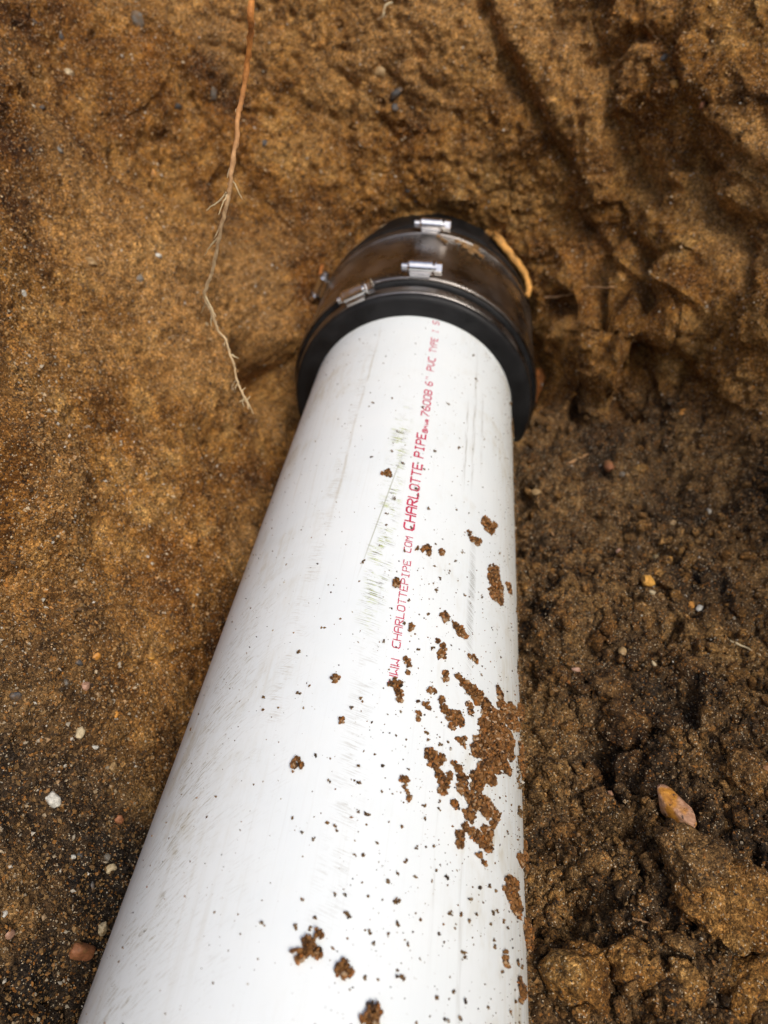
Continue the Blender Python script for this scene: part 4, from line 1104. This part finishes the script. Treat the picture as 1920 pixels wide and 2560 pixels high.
def grains_mesh(name, C, R, mat, shape='ico', jitter=0.28, parent=None):
    """many separate angular grains joined in one mesh"""
    BV, BF = (ICO_V, ICO_F) if shape == 'ico' else (OCT_V, OCT_F)
    n, k = len(C), len(BV)
    A = RNG.normal(size=(n, 3, 3)).astype(np.float32)
    Qm, _ = np.linalg.qr(A)
    st = (1 + RNG.normal(size=(n, 1, 3)) * 0.22).astype(np.float32).clip(0.5, 1.6)
    V = (BV[None] * (1 + jitter * RNG.normal(size=(n, k, 1)).astype(np.float32)).clip(0.45, 1.6)) * st
    V = np.einsum('nkj,nij->nki', V, Qm) * np.asarray(R, np.float32)[:, None, None] + np.asarray(C, np.float32)[:, None, :]
    F = BF[None] + (np.arange(n) * k)[:, None, None]
    return new_mesh(name, V.reshape(-1, 3), F.reshape(-1, 3), mat, False, parent)


def on_pipe(arc, y, h, R=PIPE_R):
    a = arc / R
    return np.stack([np.sin(a) * (R + h), y, np.cos(a) * (R + h)], -1)


def clump_points(blobs, height, R=PIPE_R, step=0.00082):
    B = np.array([b if len(b) == 4 else (*b, b[2]) for b in blobs])
    a0, a1 = (B[:, 0] - B[:, 2]).min() - 0.002, (B[:, 0] + B[:, 2]).max() + 0.002
    y0, y1 = (B[:, 1] - B[:, 3]).min() - 0.002, (B[:, 1] + B[:, 3]).max() + 0.002
    ga, gy = np.meshgrid(np.arange(a0, a1, step), np.arange(y0, y1, step))
    ga = ga.ravel() + RNG.uniform(-0.4, 0.4, ga.size) * step
    gy = gy.ravel() + RNG.uniform(-0.4, 0.4, gy.size) * step
    f = np.full(len(ga), -9.0)
    dep = np.zeros(len(ga))
    for a, y, ra, ry in B:
        d = np.hypot((ga - a) / ra, (gy - y) / ry)
        f = np.maximum(f, 1 - d)
        dep = np.maximum(dep, (1 - d) * min(ra, ry))
    Q = np.stack([ga, gy, np.full(len(ga), 0.3)], 1)
    nz = perlin(Q * 420) * 0.55 + perlin(Q * 1000) * 0.45
    on = (f + 0.75 * nz > -0.04)
    ga, gy, dep, nz = ga[on], gy[on], dep[on].clip(0, None), nz[on]
    th = height * np.clip((dep + 0.0004) / (height * 1.1), 0.10, 1) ** 0.6 * (0.8 + 0.7 * nz)
    th = th.clip(0.0003, None)
    P, S = [], []
    for frac in (1.0, 0.45, 0.08):
        m = th * frac > (0.0004 if frac < 1 else -1)
        P.append(on_pipe(ga[m] + RNG.normal(size=m.sum()) * 0.0002, gy[m] + RNG.normal(size=m.sum()) * 0.0002, th[m] * frac, R))
        S.append(RNG.uniform(0.00042, 0.00085, m.sum()))
    return np.concatenate(P), np.concatenate(S)


CLUMP_GRAIN = grain_material('clump_grain', 0.66, 0.80)
for lab, hgt, blobs in CLUMPS:
    P, S = clump_points(blobs, hgt)
    c = P.mean(0)
    o = grains_mesh('soil_clump', P - c, S, CLUMP_GRAIN, 'ico')
    o.location = c
    tag(o, lab, 'soil clump', 'clumps of soil stuck on the white pipe')

P, S = clump_points(RING_PATCH, 0.0016, 0.1052)
c = P.mean(0)
o = grains_mesh('sand_patch', P - c, S, GRAIN, 'oct')
o.location = c
tag(o, 'patch of pale sand lying on the steel shield of the coupling, near its far clamp', 'sand patch')

# crumbs and specks too small to pick apart
SP_C, SP_R = [], []
for a, y, r in CRUMBS:
    r = min(max(r, 0.0006), 0.0026)
    ax = RNG.uniform(0, math.pi)
    for _ in range(int(3 + (r / 0.0007) ** 2 * 2)):
        q = RNG.normal(size=2) * np.array([0.55, 0.3]) * r
        SP_C.append(on_pipe(np.array(a + q[0] * math.cos(ax) - q[1] * math.sin(ax)), np.array(y + q[0] * math.sin(ax) + q[1] * math.cos(ax)),
                            np.array(0.0003 + RNG.random() * 0.5 * r)))
        SP_R.append(RNG.uniform(0.0003, 0.00062))
n = 0
while n < 2300:
    y = RNG.uniform(0.02, 0.515)
    a = RNG.uniform(-0.085, 0.105)
    dens = 0.26 + 0.5 * max(0, a - 0.01) / 0.08 + (0.6 if (0.01 < a < 0.085 and y < 0.26) else 0) + (0.8 if (a > 0.07 and y < 0.24) else 0)
    if y > 0.3:
        dens *= 0.7
    if RNG.random() < dens:
        n += 1
        SP_C.append(on_pipe(np.array(a), np.array(y), np.array(0.0001)))
        SP_R.append(0.00016 + 0.00042 * RNG.random() ** 3)
for _ in range(9000):
    y = RNG.uniform(0.03, 0.50)
    a = RNG.uniform(0.100, 0.128)
    nz = perlin(np.array([[y * 42, a * 60, 0.7]]))[0] + 0.6 * perlin(np.array([[y * 150, a * 160, 3.1]]))[0]
    if nz + (a - 0.112) * 28 + (0.05 if y < 0.25 else -0.12) > 0.12:
        SP_C.append(on_pipe(np.array(a), np.array(y), np.array(0.0002 + 0.0016 * RNG.random() * max(0.0, nz + 0.2))))
        SP_R.append(0.00035 + 0.0006 * RNG.random() ** 2)
SPECK = grain_material('speck_grain', 0.5)
tag(grains_mesh('soil_specks', np.array(SP_C), np.array(SP_R), SPECK, 'oct'), kind='stuff')

# ------------------------------------------------------------------ things lying on and set in the soil
from mathutils.bvhtree import BVHTree
_dg = bpy.context.evaluated_depsgraph_get()
_trees = [BVHTree.FromObject(PIT_WALL, _dg), BVHTree.FromObject(PIT_FLOOR, _dg)]


def snap(p):
    best = None
    for t in _trees:
        h = t.find_nearest(Vector(p))
        if h[0] is not None and (best is None or h[3] < best[3]):
            best = h
    n = best[1].normalized()
    if n.dot(Vector(CEN.tolist()) - best[0]) < 0:
        n = -n
    return best[0], n


def ico(sub):
    import bmesh
    bm = bmesh.new()
    bmesh.ops.create_icosphere(bm, subdivisions=sub, radius=1.0)
    V = np.array([v.co[:] for v in bm.verts], np.float32)
    F = np.array([[v.index for v in f.verts] for f in bm.faces])
    bm.free()
    return V, F


ICO3, ICO4, ICO5 = ico(3), ico(5), ico(6)


def stone_material(name, col):
    N = Nodes(name)
    P = N.n('ShaderNodeNewGeometry').outputs['Position']
    f = N.noise(P, 420.0, 5, 0.65)
    c = N.ramp(f, [(0.3, tuple(v * 0.62 for v in col)), (0.55, col), (0.75, tuple(min(1, v * 1.25) for v in col))])
    dirt = N.map(N.noise(P, 190.0, 4, 0.7), 0.52, 0.60)
    c = N.mix(N.math('MULTIPLY', dirt, 0.7), c, (0.15, 0.078, 0.024))
    N.put(N.b.inputs['Base Color'], c)
    N.put(N.b.inputs['Roughness'], N.map(f, 0.3, 0.7, 0.4, 0.75))
    N.put(N.b.inputs['Normal'], N.bump(f, 0.5, 0.0006))
    return N.m


def amber_material():
    N = Nodes('amber_and_pink_stone')
    P = N.n('ShaderNodeNewGeometry').outputs['Position']
    f = N.noise(P, 420.0, 5, 0.65)
    a = N.ramp(f, [(0.3, (0.30, 0.11, 0.015)), (0.7, (0.66, 0.30, 0.04))])
    k = N.ramp(f, [(0.3, (0.30, 0.14, 0.07)), (0.7, (0.62, 0.36, 0.22))])
    c = N.mix(N.map(N.noise(P, 75.0, 2), 0.47, 0.53), a, k)
    c = N.mix(N.map(N.noise(P, 260.0, 4, 0.7), 0.58, 0.64), c, (0.07, 0.035, 0.018))
    N.put(N.b.inputs['Base Color'], c)
    N.b.inputs['Roughness'].default_value = 0.5
    N.put(N.b.inputs['Normal'], N.bump(f, 0.8, 0.0012))
    return N.m


AMBER = amber_material()
STONE = {}
PLACED = []
for k, (p, r, flat, col, lab) in enumerate(PEBBLES):
    if col not in STONE:
        STONE[col] = stone_material('stone_' + ('pale', 'cream', 'dark', 'slate', 'rust', 'tan')[len(STONE) % 6], col)
    r = r * (1.15 if 'long' in lab else 0.66 if max(col) < 0.16 else 0.85)
    V, F = ICO3
    ln = 1.0 + 0.35 * RNG.random() if 'long' not in lab else 1.15
    sq = np.sign(V) * np.abs(V) ** 0.8
    W = sq * np.array([ln, max(0.6, flat), 0.62 if 'long' not in lab else 0.45])
    # blunt facets: cut by a few random planes
    for _ in range(7):
        d = RNG.normal(size=3)
        d /= np.linalg.norm(d)
        ex = (W @ d).max() * (RNG.uniform(0.50, 0.75) if 'long' in lab else RNG.uniform(0.68, 0.9))
        over = np.maximum(W @ d - ex, 0)
        W = W - over[:, None] * d * 0.95
    W = W * (1 + (0.30 if 'long' not in lab else 0.10) * perlin(W * 1.6 + k * 3.1)[:, None] + 0.12 * perlin(W * 4.5 + k)[:, None])
    loc, nrm = snap(p)
    if 'long' in lab:
        W = W * 1.05
    o = new_mesh('pebble', W * r, F, STONE[col] if 'long' not in lab else AMBER)
    PLACED.append((loc, r))
    m = nrm.to_track_quat('Z', 'Y').to_matrix().to_4x4() @ Matrix.Rotation(RNG.uniform(0, 6.28) if 'long' not in lab else 3.3, 4, 'Z')
    o.matrix_world = Matrix.Translation(loc + nrm * r * (-0.22 if 'wall' in lab else 0.8 if 'long' in lab else 0.62 if loc.x > 0.05 else 0.10)) @ m
    tag(o, lab, 'pebble', 'pebbles in the soil of the trench')

CLOD_LABELS = [
    'large brown clod of earth at the right, below the long amber stone',
    'golden brown clod of earth at the bottom of the photo, beside the pipe',
    'tall golden clod of earth at the bottom, right of the clod beside the pipe',
    'upright crumbly clod of earth beside the pipe, level with the long amber stone',
    'squarish dull brown clod of earth up and left of the long amber stone',
    'broad brown clod of earth beside the pipe, level with the largest soil patch',
    'small clod of earth touching the right edge of the pipe, lower right',
    'small clod of earth left of the large brown clod',
    'biggest golden clod of earth at the lower right edge of the photo',
    'speckled clod of earth at the right edge, level with the long amber stone',
    'clod of earth directly above the long amber stone',
    'grey brown clod of earth between the squarish clod and the long amber stone',
    'small clod of earth halfway between the pipe and the long amber stone',
    'leaning clod of earth against the pipe, above the upright crumbly clod',
    'golden clod of earth in the lower right corner of the photo',
    'brown clod of earth at the bottom, between two golden clods',
    'low clod of earth at the bottom edge touching the pipe',
    'flat clod of earth above the squarish clod',
    'rounded small clod of earth under the pale rootlet',
    'smallest clod of earth, left of the rounded one under the pale rootlet',
    'flattened clod of earth just below the tan pebble on the loose soil',
    'wide clod of earth behind the broad brown clod near the pipe',
]
for k, ((p, r, asp), lab) in enumerate(zip(CLODS, CLOD_LABELS)):
    V, F = ICO5 if r > 0.0125 else ICO4
    r = r * 1.02
    N_ = V.copy()
    W = V * np.array([RNG.uniform(0.85, 1.25), RNG.uniform(0.8, 1.1), 0.78]) * r
    W = W * (1 + 0.32 * perlin(W * (1.1 / r) + k * 5.3) + 0.14 * perlin(W * (2.9 / r) + k))[:, None]
    off = k * 1.7
    # blocky break faces
    for _ in range(16):
        d = RNG.normal(size=3)
        d /= np.linalg.norm(d)
        ex = (W @ d).max() * RNG.uniform(0.60, 0.88)
        over = np.maximum(W @ d - ex, 0)
        W = W - over[:, None] * d * 0.93
    dd, ident = worley(W * 95 + 0.6 * perlin(W * 120)[:, None], off)
    disp = 0.0030 * (0.6 - dd) + 0.10 * r * perlin(W * (3.5 / r) + off)
    disp += 0.0030 * perlin(W * 150 + off) + 0.0016 * perlin(W * 330 + off) + 0.0005 * perlin(W * 700 + off)
    W = W + N_ * disp[:, None]
    loc, nrm = snap(p)
    nrm = (nrm + Vector((0, 0, 1.2))).normalized()
    o = new_mesh('soil_clod', W, F, SOIL)
    o.matrix_world = Matrix.Translation(loc + nrm * r * 0.08) @ nrm.to_track_quat('Z', 'Y').to_matrix().to_4x4() @ Matrix.Rotation(RNG.uniform(0, 6.28), 4, 'Z')
    at = o.data.attributes.new('loose', 'FLOAT', 'POINT')
    at.data.foreach_set('value', np.full(len(W), 0.25 if 'golden' in lab else RNG.uniform(0.6, 0.95), np.float32))  # golden clods: warm sunlight on them is put in as paler soil colour
    tag(o, lab, 'soil clod', 'clods of earth in the loose soil')

# loose crumbs over the floor, sand grains over the walls
dense = (PIT_LAM > math.radians(-35)) & (PIT_LAM < math.radians(29)) & (PIT_MU > math.radians(-88)) & (PIT_MU < math.radians(2))
fl = np.where(dense & (PIT_LOOSE > 0.4))[0]
wl = np.where(dense & (PIT_LOOSE <= 0.6))[0]
def crumbs(name, count, lo, span, power, loose_val):
    """little rounded lumps of the same soil, joined"""
    V0, F0 = ico(2)
    shapes = []
    for _ in range(14):
        S = V0 * (1 + 0.3 * RNG.normal(size=(1, 3))).clip(0.6, 1.5)
        for _ in range(9):
            dv = RNG.normal(size=3)
            dv /= np.linalg.norm(dv)
            S = S - np.maximum(S @ dv - (S @ dv).max() * RNG.uniform(0.5, 0.85), 0)[:, None] * dv
        shapes.append(S)
    shapes = np.array(shapes)
    k = len(V0)
    pick = RNG.choice(fl, count)
    for q, rr in PLACED:
        if q.x > 0.03:
            pick = pick[np.linalg.norm(PIT_P[pick] - np.array(q), axis=1) > rr * 1.6]
    count = len(pick)
    rad = (lo + span * RNG.random(count) ** power).astype(np.float32)
    C = PIT_P[pick] + RNG.normal(size=(count, 3)) * 0.0006 + PIT_N[pick] * (rad * 0.35)[:, None]
    W = shapes[RNG.integers(0, 14, count)]
    Qm, _ = np.linalg.qr(RNG.normal(size=(count, 3, 3)))
    W = np.einsum('nkj,nij->nki', W, Qm)
    seed = RNG.uniform(0, 200, (count, 1, 3))
    nz = perlin((W * 1.3 + seed).reshape(-1, 3)).reshape(count, k) * 0.45 + perlin((W * 3.1 + seed).reshape(-1, 3)).reshape(count, k) * 0.4
    W = W * (1 + nz)[..., None] * rad[:, None, None] + C[:, None, :]
    F = F0[None] + (np.arange(count) * k)[:, None, None]
    o = new_mesh(name, W.reshape(-1, 3), F.reshape(-1, 3), SOIL, True)
    at = o.data.attributes.new('loose', 'FLOAT', 'POINT')
    at.data.foreach_set('value', np.repeat(RNG.uniform(*loose_val, count), k).astype(np.float32))
    return tag(o, kind='stuff')


crumbs('loose_crumbs', 7000, 0.0008, 0.0046, 5.0, (0.45, 1.0))
pick = RNG.choice(fl, 20000)
rad = 0.00030 + 0.0007 * RNG.random(20000) ** 3
tag(grains_mesh('loose_grains', PIT_P[pick] + RNG.normal(size=(20000, 3)) * 0.0006 + PIT_N[pick] * (rad * 0.3)[:, None], rad, DARK_GRAIN, 'oct'), kind='stuff')
pick = RNG.choice(wl, 85000)
rad = 0.00030 + 0.00095 * RNG.random(85000) ** 3.5
pos = PIT_P[pick] + RNG.normal(size=(85000, 3)) * 0.0004 + PIT_N[pick] * (rad * 0.2)[:, None]
dk = PIT_DAMP[pick] > RNG.random(85000) * 0.7 + 0.1
tag(grains_mesh('sand_grains', pos[~dk], rad[~dk], GRAIN, 'oct'), kind='stuff')
tag(grains_mesh('damp_soil_grains', pos[dk], rad[dk], DARK_GRAIN, 'oct'), kind='stuff')


# ------------------------------------------------------------------ roots and sticks
def tube(name, pts, r0, r1, mat, n=8, sub=4, wob=0.0, parent=None, knob=0.0):
    P = [Vector(p) for p in pts]
    Q = []
    for i in range(len(P) - 1):
        a, b = P[max(i - 1, 0)], P[i]
        c, d = P[i + 1], P[min(i + 2, len(P) - 1)]
        for k in range(sub):
            t = k / sub
            Q.append(0.5 * ((2 * b) + (c - a) * t + (2 * a - 5 * b + 4 * c - d) * t * t + (3 * b - a - 3 * c + d) * t ** 3))
    Q.append(P[-1])
    V, F = [], []
    m = len(Q)
    for i, q in enumerate(Q):
        d = (Q[min(i + 1, m - 1)] - Q[max(i - 1, 0)]).normalized()
        u = d.orthogonal().normalized()
        u = (Vector((0.3, -0.9, 0.1)) - d * Vector((0.3, -0.9, 0.1)).dot(d)).normalized()
        v = d.cross(u)
        t = i / (m - 1)
        r = (r0 + (r1 - r0) * t) * (1 + knob * random.uniform(-1, 1))
        off = Vector([random.uniform(-wob, wob) for _ in range(3)])
        for k in range(n):
            a = 2 * math.pi * k / n
            V.append(q + off + (u * math.cos(a) + v * math.sin(a)) * r * (1 + 0.12 * random.uniform(-1, 1)))
    for i in range(m - 1):
        for k in range(n):
            k2 = (k + 1) % n
            F.append((i * n + k, i * n + k2, (i + 1) * n + k2, (i + 1) * n + k))
    for e in (0, m - 1):
        c = len(V)
        V.append(Q[e])
        for k in range(n):
            F.append((c, e * n + k, e * n + (k + 1) % n, e * n + (k + 1) % n))
    V = np.array([tuple(v) for v in V])
    me = bpy.data.meshes.new(name)
    me.from_pydata(V.tolist(), [], [tuple(dict.fromkeys(f)) for f in F])
    me.polygons.foreach_set('use_smooth', [True] * len(me.polygons))
    me.materials.append(mat)
    o = bpy.data.objects.new(name, me)
    COL.objects.link(o)
    if parent:
        o.parent = parent
    return o


root = empty('hanging_root')
tag(root, 'long thin orange brown root hanging down in front of the left wall', 'root')
top = Vector(ROOT[0])
up = [tuple(Vector((-0.115, 0.78, 0.475))), tuple(Vector((-0.11, 0.70, 0.47))), tuple(Vector((-0.10, 0.58, 0.43))), tuple(top + Vector((0.004, 0.05, 0.055)))]
tube('stem', up + ROOT, 0.0015, 0.00060, ROOT_O, 9, 6, 0.00035, root, 0.16)
for k in range(7):
    i = int(RNG.integers(3, len(ROOT) - 2))
    q = Vector(ROOT[i]).lerp(Vector(ROOT[i + 1]), RNG.random())
    h = Vector((RNG.choice((-1, 1)) * RNG.uniform(0.002, 0.007), RNG.uniform(-0.004, 0.004), RNG.uniform(-0.014, -0.006)))
    ROOTLETS.append([tuple(q), tuple(q + h * 0.5 + Vector((0, 0, 0.0006))), tuple(q + h)])
for pts in ROOTLETS:
    tube('rootlet', pts, 0.00052, 0.00020, ROOT_P, 6, 4, 0.0002, root, 0.2)


def lie(pts, lift):
    out = []
    for p in pts:
        loc, nrm = snap(p)
        out.append(tuple(loc + nrm * lift))
    return out


o = tube('stick', lie(STICK, 0.009), 0.0046, 0.0030, STRAW_M, 10, 6, 0.0004, None, 0.12)
tag(o, 'tan stick curving along the wall just right of the coupling', 'stick')
o = tube('bark_piece', lie(BARK, 0.007), 0.0050, 0.0042, BARK_M, 8, 5, 0.0006, None, 0.15)
tag(o, 'orange piece of bark in the soil low at the right of the coupling', 'bark')
o = tube('root_stub', lie(ROOT_STUB, 0.004), 0.0016, 0.0024, BARK_M, 8, 5, 0.0004, None, 0.15)
tag(o, 'short reddish root stub above the clamp screw left of the coupling', 'root')
o = tube('rootlet', lie(PALE_ROOTLET, 0.0012), 0.0007, 0.0005, ROOT_P, 6, 6, 0.0003, None, 0.15)
tag(o, 'pale cream rootlet lying on dark soil at the right edge', 'rootlet')
o = tube('rootlet', lie(TWIG, 0.0015), 0.0004, 0.0003, ROOT_M, 6, 6, 0.0002, None, 0.15)
tag(o, 'fine brown rootlet curving over the soil below the large brown clod', 'rootlet')
o = tube('twig', lie(STRAW, 0.0012), 0.0009, 0.0006, ROOT_M, 6, 5, 0.0002, None, 0.1)
tag(o, 'short brown twig on the soil right of the pipe near the coupling', 'twig')
o = tube('twig', lie(SPLINTER, 0.0012), 0.0008, 0.0005, BARK_M, 6, 5, 0.0002, None, 0.1)
tag(o, 'reddish splinter on the loose soil beside the peach flake', 'twig')
o = tube('twig', lie(BARK_CHIP, 0.0012), 0.0012, 0.0009, ROOT_M, 6, 5, 0.0002, None, 0.1)
tag(o, 'brown twig on the far soil left of the brick red stone', 'twig')
o = tube('rootlet', lie(TOP_ROOTLET, 0.006), 0.0011, 0.0005, ROOT_P, 6, 6, 0.0004, None, 0.2)
tag(o, 'curling pale rootlet sticking out of the wall at the top of the photo', 'rootlet')
o = tube('rootlet', lie(LEDGE_ROOT, 0.004), 0.0014, 0.0008, ROOT_M, 6, 6, 0.0006, None, 0.2)
tag(o, 'thin brown root lying level along the broken ledge right of the coupling', 'rootlet')
